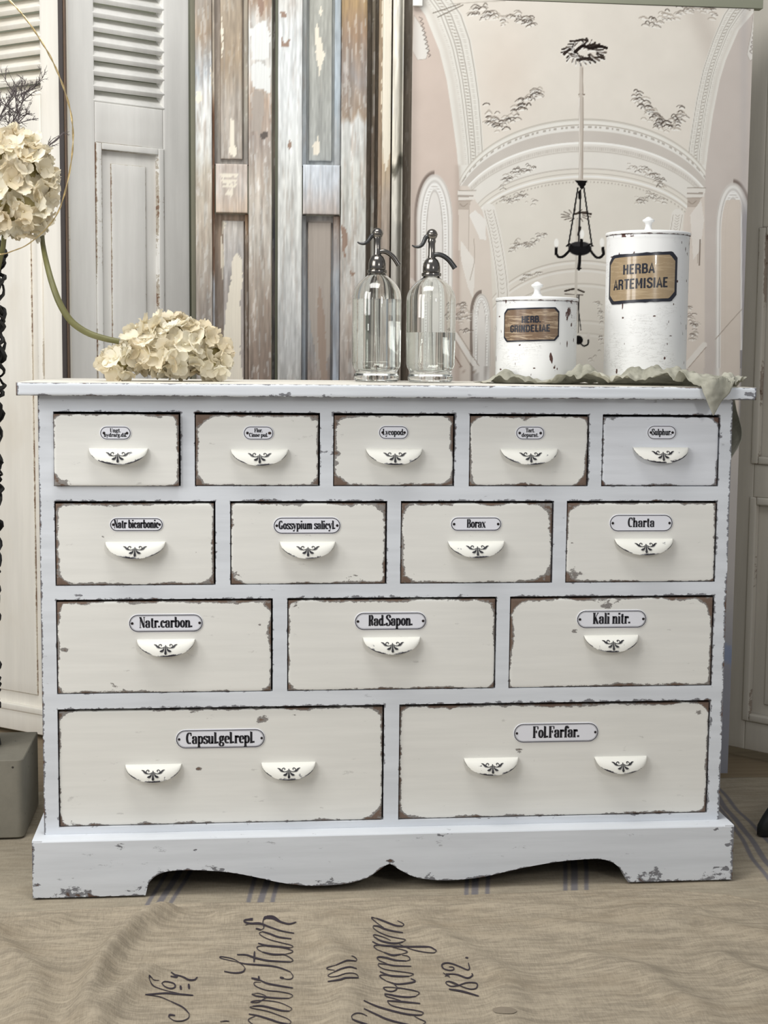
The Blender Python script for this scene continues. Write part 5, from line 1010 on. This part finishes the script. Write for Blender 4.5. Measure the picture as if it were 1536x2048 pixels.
    cluster(0, 0, 0, 0, 22, 13, (160, 150, 140), 1, [(1196, 600), (1204, 640), (1200, 690), (1180, 730)], .5)
    # ceiling roses
    rr = random.Random(20)
    for k in range(26):
        a = k/26*6.283; r0 = rr.uniform(.25, .6); r1 = rr.uniform(.8, 1.05); cx, cy = 1167, 105
        p = [(cx+48*r0*math.cos(a-.3), cy+28*r0*math.sin(a-.3)), (cx+46*(r0+r1)/2*math.cos(a+.1), cy+27*(r0+r1)/2*math.sin(a+.1)-3), (cx+46*r1*math.cos(a), cy+27*r1*math.sin(a))]
        line(p, rr.uniform(2.2, 5), (58, 50, 46) if k % 3 else (110, 100, 92), .85); line([(q[0], q[1]+3.4) for q in p], 2.5, (234, 230, 222), .7)
    line([(1150, 104), (1165, 92), (1180, 96), (1200, 93), (1213, 96)], 6, (52, 45, 42), .95); line([(1140, 98), (1128, 108)], 5, (60, 52, 48), .9); line([(1155, 120), (1170, 116), (1184, 120)], 5, (64, 56, 52), .9); line([(1152, 82), (1165, 79), (1174, 82)], 4, (60, 52, 48), .9); line([(1190, 115), (1208, 114)], 4, (70, 62, 56), .9)
    for k in range(14):
        a = k/14*6.283; line([(1152+14*math.cos(a), 431+6*math.sin(a)), (1152+30*math.cos(a+.2), 431+13*math.sin(a+.2))], 1.8, (96, 86, 78), .8, False)
    line([(1150, 428), (1165, 425), (1182, 428)], 4, (70, 62, 56), .9); line([(1130, 582), (1150, 578), (1168, 584)], 3.5, (70, 62, 56), .9); line([(1130, 588), (1166, 590)], 2, (110, 100, 92), .8, False)
    # rods
    line([(1154, 440), (1152, 600)], 5, (204, 196, 184), 1, False); line([(1163, 136), (1162, 190)], 8, (200, 190, 178), 1, False); line([(1165, 136), (1166, 190)], 2, (166, 154, 142), .8, False); line([(1158, 189), (1169, 189)], 2.5, (150, 138, 126), 1, False)
    line([(1162, 192), (1162.5, 280), (1162, 358)], 9, (196, 186, 174), 1, False); line([(1166.5, 195), (1165, 358)], 1.6, (160, 148, 136), .9, False); line([(1158.5, 195), (1160, 358)], 1.4, (226, 220, 211), .9, False)
    # chandeliers
    K = (44, 42, 42)
    poly([(1150, 361), (1175, 361), (1170, 372), (1163, 380), (1158, 372)], K); 
    for a, b in (((1156, 376), (1137, 492)), ((1168, 376), (1184, 492)), ((1161, 380), (1158, 482))): line([a, b], 3, K, 1, False)
    line([(1160, 384), (1160, 396)], 6, K, 1, False); line([(1160, 455), (1158, 470)], 6, (60, 56, 54), 1, False)
    m = S_(1-np.hypot((x-1160)/23, (y-497)/14), .12); setc(m, (50, 49, 50)); m = S_(1-np.hypot((x-1160)/18, (y-488)/5), .2); setc(m, (84, 82, 82), .6)
    line([(1140, 500), (1128, 512), (1118, 514), (1112, 506)], 5, K); line([(1180, 500), (1192, 514), (1202, 514), (1208, 506)], 5, K); line([(1112, 508), (1113, 495)], 5.5, K, 1, False); line([(1207, 508), (1206, 496)], 6, K, 1, False); line([(1163, 492), (1163, 480)], 6, K, 1, False)
    line([(1160, 508), (1159, 524), (1158, 538)], 6, K, 1, False); line([(1155, 537), (1162, 537)], 2.5, K, 1, False); line([(1133, 492), (1140, 488), (1146, 496)], 3, K); line([(1186, 492), (1180, 488), (1174, 496)], 3, K)
    for cx, cy in ((1113, 486), (1204, 485), (1164, 468)): m = S_(1-np.hypot((x-cx)/4.5, (y-cy)/9), .3); setc(m, (238, 234, 226), .95)
    line([(1158, 590), (1157, 665)], 2, K, .9, False); line([(1154, 590), (1162, 660)], 1.8, K, .9, False); m = S_(1-np.hypot((x-1157)/9, (y-680)/9), .15); setc(m, K); line([(1160, 686), (1168, 692), (1176, 688), (1177, 680)], 3, K); m = S_(1-np.hypot((x-1177)/3, (y-672)/6), .3); setc(m, (214, 206, 196))
    # raking bars, lower corners
    for a, b in (((905, 672), (950, 745)), ((915, 664), (962, 738))): line([a, b], 1.6, (170, 158, 146), .9, False)
    line([(910, 668), (956, 741)], 9, (226, 220, 211), .9, False); line([(908, 710), (930, 745)], 2, (130, 108, 96), .7, False)
    line([(1431, 678), (1455, 650), (1484, 618)], 1.8, (172, 160, 148), .9, False); line([(1362, 744), (1408, 690)], 12, (224, 217, 207), .9, False); line([(1366, 748), (1412, 694)], 1.6, (166, 150, 138), .8, False); line([(1360, 752), (1366, 740)], 2.5, (128, 106, 94), .8, False)
    line([(822, 560), (850, 600)], 9, (226, 219, 210), .8, False); line([(824, 575), (842, 602)], 2, (140, 120, 108), .8, False)
    # lower part of the print, seen beside the chest
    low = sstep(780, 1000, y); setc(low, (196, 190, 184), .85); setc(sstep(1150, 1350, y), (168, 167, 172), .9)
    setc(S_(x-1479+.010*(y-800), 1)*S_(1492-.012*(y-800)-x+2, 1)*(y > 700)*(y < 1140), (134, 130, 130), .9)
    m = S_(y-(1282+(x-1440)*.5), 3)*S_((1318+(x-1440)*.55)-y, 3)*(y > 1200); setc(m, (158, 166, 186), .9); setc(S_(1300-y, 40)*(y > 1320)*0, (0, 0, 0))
    setc((x < 870)*np.exp(-((x-826)/10)**2)*.4, (170, 158, 148)); setc(np.exp(-((x-1488)/8)**2), (186, 180, 176), .4)
    nz = (fnoise(x/40, y/40, 61, 3)-.5)*7; c = ((c-208)*1.14+202)*np.array((.985, 1.0, 1.02)); return c+nz[..., None]
px0_, px1_ = atY(822, 400, YP)[0], atY(1484.5, 700, YP)[0]; zt_ = atY(1160, 6, YP)[2]
t = empty('printed_canvas', ((px0_+px1_)/2, YP, 0), 'large canvas print of a vaulted stucco hall with black chandelier, hanging behind the jars', 'canvas print')
def canvas(z0, z1, dx, dz):
    X = np.linspace(px0_, px1_, int((px1_-px0_)/dx)+1); Z = np.linspace(z0, z1, int((z1-z0)/dz)+1); gx, gz = np.meshgrid(X, Z, indexing='ij')
    yy = YP+.0015*np.sin(gx*9)*np.cos(gz*3); P = np.stack([gx, yy, gz], -1); a, b = project(np.stack([gx, np.full(gx.shape, YP), gz], -1))
    col = np.concatenate([lin(np.clip(print_colors(a, b), 0, 255)), np.ones(a.shape+(1,))], -1); return P, col
def fast_grid(name, parts, mat, parent, thick, off=None):
    vs, fs, cs, n0 = [], [], [], 0
    for P, col in parts:
        nu, nv = P.shape[:2]; i, j = np.meshgrid(np.arange(nu-1), np.arange(nv-1), indexing='ij'); b = (i*nv+j).ravel()+n0
        fs.append(np.stack([b, b+nv, b+nv+1, b+1], -1)); vs.append(P.reshape(-1, 3)); cs.append(col.reshape(-1, 4)); n0 += nu*nv
    V = np.concatenate(vs)-np.array(off or parent.location); F = np.concatenate(fs); me = bpy.data.meshes.new(name)
    me.vertices.add(len(V)); me.vertices.foreach_set('co', V.ravel()); me.loops.add(F.size); me.loops.foreach_set('vertex_index', F.ravel().astype(np.int32)); me.polygons.add(len(F)); me.polygons.foreach_set('loop_start', np.arange(0, F.size, 4, dtype=np.int32))
    me.update(calc_edges=True); at = me.attributes.new('tint', 'FLOAT_COLOR', 'POINT'); at.data.foreach_set('color', np.concatenate(cs).astype(np.float32).ravel()); me.materials.append(mat); me.polygons.foreach_set('use_smooth', [True]*len(F))
    o = bpy.data.objects.new(name, me); C.objects.link(o); o.parent = parent; o.location = off or (0, 0, 0); return o
zc = .93
fast_grid('printed_face', [canvas(zc, zt_, .00165, .00165), canvas(.002, zc, .006, .006)], M['print'], t, 0)
mb = MB(); mb.box(px0_, px1_, YP+.003, YP+.006, .0015, zt_); mb.build('canvas_back', simple('raw_canvas', srgb(196, 188, 176), .9), t, smooth=False)
mb = MB(); a, b = atY(826, 6, YP-.01), atY(845, 12, YP-.01); mb.box(a[0], b[0], YP-.012, YP-.003, b[2], b[2]+.06, .001); o = mb.build('hanging_clip', M['paper'], t)
mb = MB(); mb.box(px0_-.01, px1_+.02, YP-.002, YP+.022, zt_+.001, zt_+.10, .001); mb.build('top_batten', M['olive'], t)

# ================================================================== floor cloths
def seglist(pts): return [tuple(atZ(x, y, 0)[:2]) for x, y in pts]
def dist_poly(X, Y, pts):
    d = np.full(np.shape(X), 1e9)
    for (ax, ay), (bx, by) in zip(pts[:-1], pts[1:]):
        L2 = (bx-ax)**2+(by-ay)**2+1e-12; t_ = np.clip(((X-ax)*(bx-ax)+(Y-ay)*(by-ay))/L2, 0, 1); d = np.minimum(d, np.hypot(X-ax-t_*(bx-ax), Y-ay-t_*(by-ay)))
    return d
# rear striped cloth (under the chest)
def h1(X, Y):
    inside = sstep(.0, .05, np.minimum(np.minimum(X-px0+.02, px1+.02-X)*-1, 9)) if False else 0
    out = np.maximum(np.maximum(px0-.012-X, X-px1-.012), np.maximum(-PF-.012-Y, Y-YB-.02)); k = sstep(0, .06, out)
    return -.004+.0*X+k*(.004*fnoise(X*7, Y*9, 41, 3)+.0015*np.sin(X*22+Y*35+5*vnoise(X*3, Y*4, 2)))+.009*k*np.exp(-((X+.52)/.03)**2)*np.abs(np.sin(Y*17+2))*sstep(.2, .4, Y)*sstep(1.1, .9, Y)
STR = []
for cx, xs3 in ((0, ((293, 326), (315, 350), (338, 372))), (1, ((497, 508), (520, 536), (545, 556)))):
    for i, (xb, xt) in enumerate(xs3): STR.append((atZ(xb, 1812, 0)[:2], atZ(xt, 1750, 0)[:2], .0032 if i != 1 else .0052))
for xs3 in ((935, 952, 977), (1134, 1152, 1176)):
    for i, xb in enumerate(xs3): p = atZ(xb, 1785, 0)[:2]; q = atZ(xb-2-(4 if xb > 1100 else 0), 1738 if xb < 1100 else 1725, 0)[:2]; STR.append((p, q, .0032 if i != 1 else .0055))
for (a, b), w_ in (((((1440, 1578), (1500, 1642), (1536, 1690))), .0030) if False else (((1442, 1580), (1536, 1682)), .0036), (((1440, 1597), (1536, 1722)), .0052), (((1440, 1612), (1536, 1757)), .0036)): STR.append((atZ(*a, 0)[:2], atZ(*b, 0)[:2], w_))
X = np.linspace(-1.2, 1.4, 1100); Yg = np.linspace(-.18, .615, 140); gx, gy = np.meshgrid(X, Yg, indexing='ij')
gz = h1(gx, gy); col = np.zeros(gx.shape+(4,)); col[..., :3] = lin((112, 110, 116)); 
for (p, q, w_) in STR:
    d = np.array(q)-np.array(p); L = np.hypot(*d); d /= L; n_ = (gx-p[0])*-d[1]+(gy-p[1])*d[0]+.002*np.sin(gy*20); al = (gx-p[0])*d[0]+(gy-p[1])*d[1]
    k = sstep(w_+.0022, w_-.0006, np.abs(n_)); col[..., 3] = np.maximum(col[..., 3], k*.85)
edge_y = .015*(fnoise(gx*4, gx*0, 3, 3)-.5); Pg = np.stack([gx, gy+edge_y*sstep(.4, .61, gy), gz], -1)
o = fast_grid('linen_cloth', [(Pg, col)], M['striped'], None, 0, off=(.1, .25, 0)); tag(o, 'rear linen cloth with blue grey stripes lying under the chest', 'cloth', 'linen cloths on the floor')
sm = o.modifiers.new('thickness', 'SOLIDIFY'); sm.thickness = .003; sm.offset = -1
# front sack with writing
RID = [([(335, 1832), (262, 1872), (200, 1945), (165, 2060)], .017, .020), ([(300, 1960), (235, 2010), (190, 2080)], .013, .020), ([(-30, 1890), (60, 1960), (60, 2060)], .012, .03), ([(440, 1838), (560, 1846), (700, 1838), (1000, 1826), (1400, 1840)], .006, .016),
       ([(640, 1880), (700, 1960), (680, 2060)], .007, .025), ([(820, 1850), (900, 1900), (1010, 1960), (1020, 2060)], .007, .028), ([(1100, 1860), (1250, 1880), (1400, 1860), (1560, 1890)], .008, .025), ([(1180, 1930), (1290, 1960), (1400, 2040)], .007, .03), ([(1440, 1930), (1560, 1990)], .008, .03), ([(120, 1850), (0, 1880)], .010, .02)]
RIDw = [(seglist(p), a_, s_) for p, a_, s_ in RID]
hemx = [-1.35]+[atZ(x, y, 0)[0] for x, y in ((0, 1832), (200, 1822), (400, 1812), (560, 1810), (700, 1803), (1000, 1793), (1300, 1782), (1450, 1795), (1536, 1812))]+[1.5]
hemy = [atZ(0, 1832, 0)[1]-.03]+[atZ(x, y, 0)[1] for x, y in ((0, 1832), (200, 1822), (400, 1812), (560, 1810), (700, 1803), (1000, 1793), (1300, 1782), (1450, 1795), (1536, 1812))]+[atZ(1536, 1812, 0)[1]-.03]
def h2f(X, Y):
    hb = np.interp(X, hemx, hemy); dq = hb-Y
    z = .0055+.0020*np.exp(-((dq-.006)/.006)**2)+.0022*np.exp(-((dq-.030)/.010)**2)
    for pts, a_, s_ in RIDw: z = z+1.5*a_*np.exp(-(dist_poly(X, Y, pts)/s_)**2)*sstep(.01, .06, dq)
    z = z+.016*(fnoise(X*6, Y*9, 51, 3)-.35)*sstep(.0, .06, dq)+.0034*(fnoise(X*22, Y*34, 57, 3)-.5)*sstep(0, .03, dq); return z
X = np.linspace(-1.25, 1.35, 500); V_ = np.linspace(1, 0, 280); gx, gv = np.meshgrid(X, V_, indexing='ij'); hb = np.interp(gx, hemx, hemy)+.004*np.sin(gx*18); gy = hb*(1-gv)+(-.82)*gv
gz = h2f(gx, gy); gz[:, -1] = .001; Pg = np.stack([gx, gy, gz], -1)
sackc = fast_grid('grain_sack', [(Pg, np.zeros(Pg.shape[:2]+(4,)))], M['sack'], None, 0, off=(.05, -.45, 0)); tag(sackc, 'front natural linen sack cloth with dark handwriting, rumpled on the floor', 'cloth', 'linen cloths on the floor')
sm = sackc.modifiers.new('thickness', 'SOLIDIFY'); sm.thickness = .0025; sm.offset = -1
HW = []
def W8(ox, oy, sc_, strokes, wf):
    for k, st in strokes: 
        q = cat([(a/sc_+ox, b/sc_+oy) for a, b in st], 7); N = len(q); HW.append([(p[0], p[1], k*wf*(.55+.45*math.sin(math.pi*min(1, max(0, (i+.8)/(N+.6)))))) for i, p in enumerate(q)])
T_, t_n = 3.6, 1.9
W8(440, 1830, 8.533, [(T_, [(560, 95), (430, 95), (420, 125), (500, 150), (700, 160), (850, 215), (1050, 280), (1265, 320)]), (t_n, [(430, 180), (520, 150), (660, 140), (740, 170), (745, 230), (700, 262)]), (T_, [(610, 238), (700, 262)]), (t_n, [(745, 230), (735, 110), (800, 88), (930, 90)]), (T_, [(800, 88), (930, 95), (1060, 135), (1180, 160), (1300, 130)]),
    (T_, [(1220, 415), (1000, 385), (850, 330), (720, 290)]), (t_n, [(720, 290), (670, 320), (720, 370), (850, 430), (1060, 485), (1200, 520), (1245, 550), (1200, 570)]), (T_, [(1200, 570), (1000, 550), (800, 530), (650, 490)]), (t_n, [(800, 530), (650, 545), (640, 590), (720, 640)]), (T_, [(720, 640), (900, 680), (1100, 680)]), (t_n, [(1100, 680), (1220, 650), (1235, 620), (1140, 585), (1000, 560)]),
    (t_n, [(950, 680), (1100, 690), (1200, 740), (1245, 785), (1200, 810)]), (T_, [(1200, 810), (1000, 800), (800, 785), (600, 740), (450, 690), (290, 685)]), (T_, [(590, 630), (580, 815)]), (T_*1.2, [(1020, 1075), (1090, 1088)]), (t_n, [(1070, 1090), (1150, 1105), (1220, 1095), (1245, 1050), (1200, 980)]), (T_*.9, [(1200, 980), (1050, 920), (880, 880), (650, 860), (450, 845), (330, 820)]), (t_n, [(330, 820), (150, 780), (10, 745), (10, 720), (130, 735), (250, 770), (380, 860), (430, 920)]), (T_*.9, [(430, 920), (400, 970), (320, 995), (210, 995), (70, 970)]),
    (T_*1.2, [(535, 1085), (620, 1105), (680, 1120)]), (T_, [(680, 1120), (800, 1175), (1000, 1215), (1245, 1255)]), (T_, [(660, 1050), (668, 1115)]), (t_n, [(700, 1160), (600, 1155), (580, 1190), (640, 1240), (800, 1295), (1000, 1315), (1180, 1350), (1240, 1390), (1180, 1430)]), (T_*.8, [(1180, 1430), (1000, 1430), (780, 1410), (620, 1390), (540, 1360)]), (t_n, [(540, 1360), (640, 1345), (740, 1370), (790, 1410), (720, 1460), (650, 1500), (530, 1500), (560, 1480), (640, 1470), (800, 1470), (1000, 1500), (1150, 1560), (1225, 1610), (1180, 1650)]), (T_, [(1180, 1650), (1050, 1640), (850, 1590), (700, 1560), (560, 1565)]), (t_n, [(560, 1565), (510, 1585), (600, 1610), (800, 1650), (1000, 1720), (1150, 1780), (1210, 1840), (1150, 1890)]),
    (T_, [(490, 1700), (650, 1730), (850, 1790), (1000, 1840), (1200, 1880)]), (t_n, [(600, 1735), (500, 1780), (490, 1820), (580, 1890)]), (t_n, [(0, 1830), (100, 1818), (160, 1825)])], 1)
W8(260, 1800, 4.267, [(T_, [(385, 990), (340, 985), (330, 1005)]), (t_n*1.1, [(330, 1005), (380, 1035), (450, 1035), (500, 1010), (505, 975)]), (T_*.8, [(505, 975), (450, 920), (350, 870)]), (t_n, [(350, 870), (250, 830), (130, 812)]), (T_, [(130, 812), (300, 800), (420, 808), (540, 818)]), (t_n, [(420, 802), (300, 775), (200, 740), (165, 715), (185, 695), (250, 690)]), (T_*.8, [(270, 715), (300, 700), (370, 715), (385, 745), (350, 760), (300, 745), (270, 715)]), (T_*1.2, [(430, 735), (435, 770)]), (T_*1.2, [(500, 720), (505, 764)]), (T_, [(350, 620), (400, 660), (345, 655)]), (T_, [(380, 640), (450, 660), (500, 685), (550, 685), (575, 662)])], 1)
W8(620, 1800, 4.267, [(T_, [(150, 700), (250, 685), (310, 668), (415, 668)]), (t_n, [(415, 668), (400, 640), (360, 628), (300, 632), (230, 655), (170, 660), (155, 645), (200, 620)]), (T_*.8, [(200, 620), (270, 590), (340, 575), (400, 590)]), (t_n, [(210, 604), (150, 595), (150, 580), (220, 560)]), (T_*.8, [(220, 560), (300, 525), (340, 520), (395, 525)]), (t_n, [(395, 525), (398, 508), (370, 485), (352, 482)]),
    (T_*1.1, [(1185, 765), (1300, 785), (1440, 825)]), (T_*.7, [(1260, 735), (1180, 700), (1160, 715), (1200, 740), (1260, 735), (1340, 710), (1420, 715), (1420, 755), (1370, 765), (1300, 745), (1230, 710), (1180, 695)]), (t_n, [(1135, 625), (1195, 665)]), (t_n, [(1150, 655), (1190, 640)]), (T_*.9, [(1160, 635), (1250, 640), (1340, 670), (1385, 650), (1380, 630)]), (T_*.8, [(1185, 575), (1220, 578), (1225, 598), (1190, 605), (1140, 590), (1125, 560), (1150, 543), (1200, 545), (1270, 570), (1340, 600), (1360, 590), (1355, 560), (1350, 540)]), (T_, [(1325, 497), (1350, 500)]), (T_*.8, [(810, 400), (1000, 402), (1060, 425), (1080, 440)]), (t_n, [(1080, 440), (1050, 455), (950, 445), (850, 420), (760, 380)])], 1)
W8(690, 1820, 8.982, [(t_n, [(940, 200), (1050, 260), (1030, 300)]), (T_, [(1030, 300), (900, 285), (700, 210), (560, 155)]), (t_n, [(560, 155), (475, 150), (560, 230), (700, 330)]), (T_, [(510, 290), (600, 300), (700, 345), (850, 385), (1040, 415)]), (t_n, [(510, 290), (510, 330), (600, 400), (750, 465), (900, 505), (1080, 540), (1040, 580)]), (T_, [(1040, 580), (930, 605), (800, 600), (640, 560), (520, 490)]), (t_n, [(520, 490), (510, 460), (560, 455), (700, 500), (820, 555)]),
    (T_, [(490, 575), (620, 635), (800, 655), (1000, 665), (1300, 670), (1480, 675)]), (t_n, [(800, 650), (600, 640), (520, 655), (560, 710), (700, 770)]), (T_, [(700, 770), (850, 820), (1000, 805)]), (t_n, [(1000, 805), (1120, 765), (1040, 725), (850, 680)]), (t_n, [(1020, 820), (1130, 840), (1165, 900), (1100, 925)]), (T_, [(1100, 925), (900, 910), (750, 870), (620, 850), (570, 870)]), (t_n, [(570, 870), (620, 920), (750, 970)]), (T_*.8, [(600, 970), (750, 985), (900, 1010), (1190, 1020)]),
    (t_n, [(600, 970), (600, 1010), (700, 1070), (900, 1105), (1100, 1130), (1230, 1160), (1150, 1200)]), (T_, [(1150, 1200), (950, 1200), (780, 1180), (625, 1115)]), (t_n*1.2, [(780, 1180), (640, 1180), (640, 1220), (750, 1290)]), (T_*.9, [(750, 1290), (930, 1340), (1120, 1325), (1260, 1290), (1180, 1240)]), (t_n, [(850, 1310), (940, 1400)]), (t_n*1.3, [(930, 1410), (800, 1395), (690, 1405), (750, 1460), (850, 1470), (920, 1440), (940, 1410), (1100, 1430), (1250, 1460), (1335, 1500), (1270, 1560)]), (T_, [(1270, 1560), (1130, 1575), (950, 1560), (800, 1530), (710, 1515)]), (t_n*1.2, [(710, 1515), (740, 1560), (880, 1600), (1000, 1640)]),
    (T_, [(760, 1640), (1000, 1655), (1350, 1690)]), (t_n*1.2, [(760, 1640), (780, 1680), (850, 1730), (1050, 1780), (1250, 1810), (1400, 1850), (1380, 1895)]), (T_, [(1380, 1895), (1250, 1895), (1050, 1870), (700, 1780), (500, 1710), (335, 1635)]), (T_, [(340, 1780), (550, 1880), (750, 1970), (1000, 2040), (1300, 2100)]), (t_n, [(1400, 2060), (1445, 2020), (1320, 1960), (1240, 1915)]), (t_n*1.2, [(400, 1915), (300, 1870), (200, 1865), (125, 1910), (130, 1970)]), (T_, [(130, 1970), (220, 2010), (340, 2048), (500, 2100)])], 1)
def on_sack(u_, v_):
    z = .008
    for _ in range(6): p = atZ(u_, v_, z); z = float(h2f(np.array(p[0]), np.array(p[1])))
    p = atZ(u_, v_, z); return (p[0], p[1], float(h2f(np.array(p[0]), np.array(p[1])))+.0011)
mb = MB(); mb.pen(HW, on_sack, 1.0, 1.0); wr = mb.build('handwriting', simple('writing_ink', srgb(46, 38, 46), .9), sackc, smooth=False)
mb = MB()
def blot(pts): c_ = [on_sack(*p) for p in cat(pts, 4, closed=True)]; n_ = len(c_); m_ = on_sack(*np.mean(np.array(pts), 0)); mb.add(c_+[m_], [(i, (i+1) % n_, n_) for i in range(n_)])
blot([(985, 2019), (1000, 2015), (1020, 2016), (1034, 2022), (1025, 2028), (1005, 2028), (990, 2026)]); mb.build('worn_patch', simple('thin_patch', srgb(134, 123, 107), .95), sackc, smooth=False)

# ================================================================== concrete block, shoe
t = MB(); x1c = atZ(48, 1678, 0)[0]; topz = atY(48, 1520, .292)[2]
bm = bmesh.new(); bmesh.ops.create_cube(bm, size=1)
for v in bm.verts: v.co = Vector((x1c-.14+v.co.x*.28, .292+.11+v.co.y*.22, topz/2+v.co.z*(topz-.002)+.001))
ve = [e for e in bm.edges if all(abs(v.co.x-x1c) < 1e-4 and v.co.y < .3 for v in e.verts)]
bmesh.ops.bevel(bm, geom=ve, offset=.014, segments=5, profile=.5, affect='EDGES'); bmesh.ops.bevel(bm, geom=[e for e in bm.edges if e.calc_face_angle(0) > 1], offset=.0016, segments=1, affect='EDGES')
t.bm(bm); o = t.build('concrete_block', M['concrete'], None, angle=30); tag(o, 'square grey concrete block at the lower left carrying the black vase', 'block'); center_origin(o)
s0 = atZ(1511, 1668, 0); sh = empty('shoe', (s0[0]+.06, s0[1]+.02, 0), 'black rounded leather shoe toe at the lower right frame edge', 'shoe')
mb = MB(); n, m = 28, 14; P = np.zeros((n, m, 3)); L = .27; ang = math.radians(-28)
for i in range(n):
    t_ = i/(n-1); wd = .047*(math.sin(math.pi*min(1, .06+.47*t_**.55)))*(1-.25*max(0, t_-.5)); hh = .036+.040*sstep(0, .40, t_)*1.2+.02*t_; hh *= math.sqrt(min(1, t_*9+.06))
    for j in range(m):
        a = math.pi*j/(m-1); x_ = -wd*math.cos(a); z_ = .012+hh*math.sin(a)**.75; y_ = t_*L
        P[i, j] = (s0[0]+.004+y_*math.cos(ang)*.98-x_*math.sin(ang), s0[1]-.0+y_*math.sin(ang)*-.4+x_*math.cos(ang), z_)
mb.grid(P); mb.add([tuple(P[0, j]) for j in range(m)], [tuple(range(m))]); mb.build('upper', M['shoe'], sh, angle=60)
mb = MB(); R_ = [(P[i, 0]) for i in range(n)]+[P[i, -1] for i in range(n-1, -1, -1)]; k_ = len(R_)
mb.add([(p[0], p[1], .001) for p in R_]+[(p[0], p[1], .013) for p in R_], [(i, (i+1) % k_, k_+(i+1) % k_, k_+i) for i in range(k_)]+[tuple(range(k_, 2*k_)), tuple(range(k_))[::-1]]); mb.build('sole', M['shoe'], sh, smooth=False)
mb = MB(); mb.tube([tuple(P[5, j]+np.array([-.0006, -.0004, .0006])) for j in range(2, m-6)], .0008, 5); mb.build('stitching', M['sole'], sh)
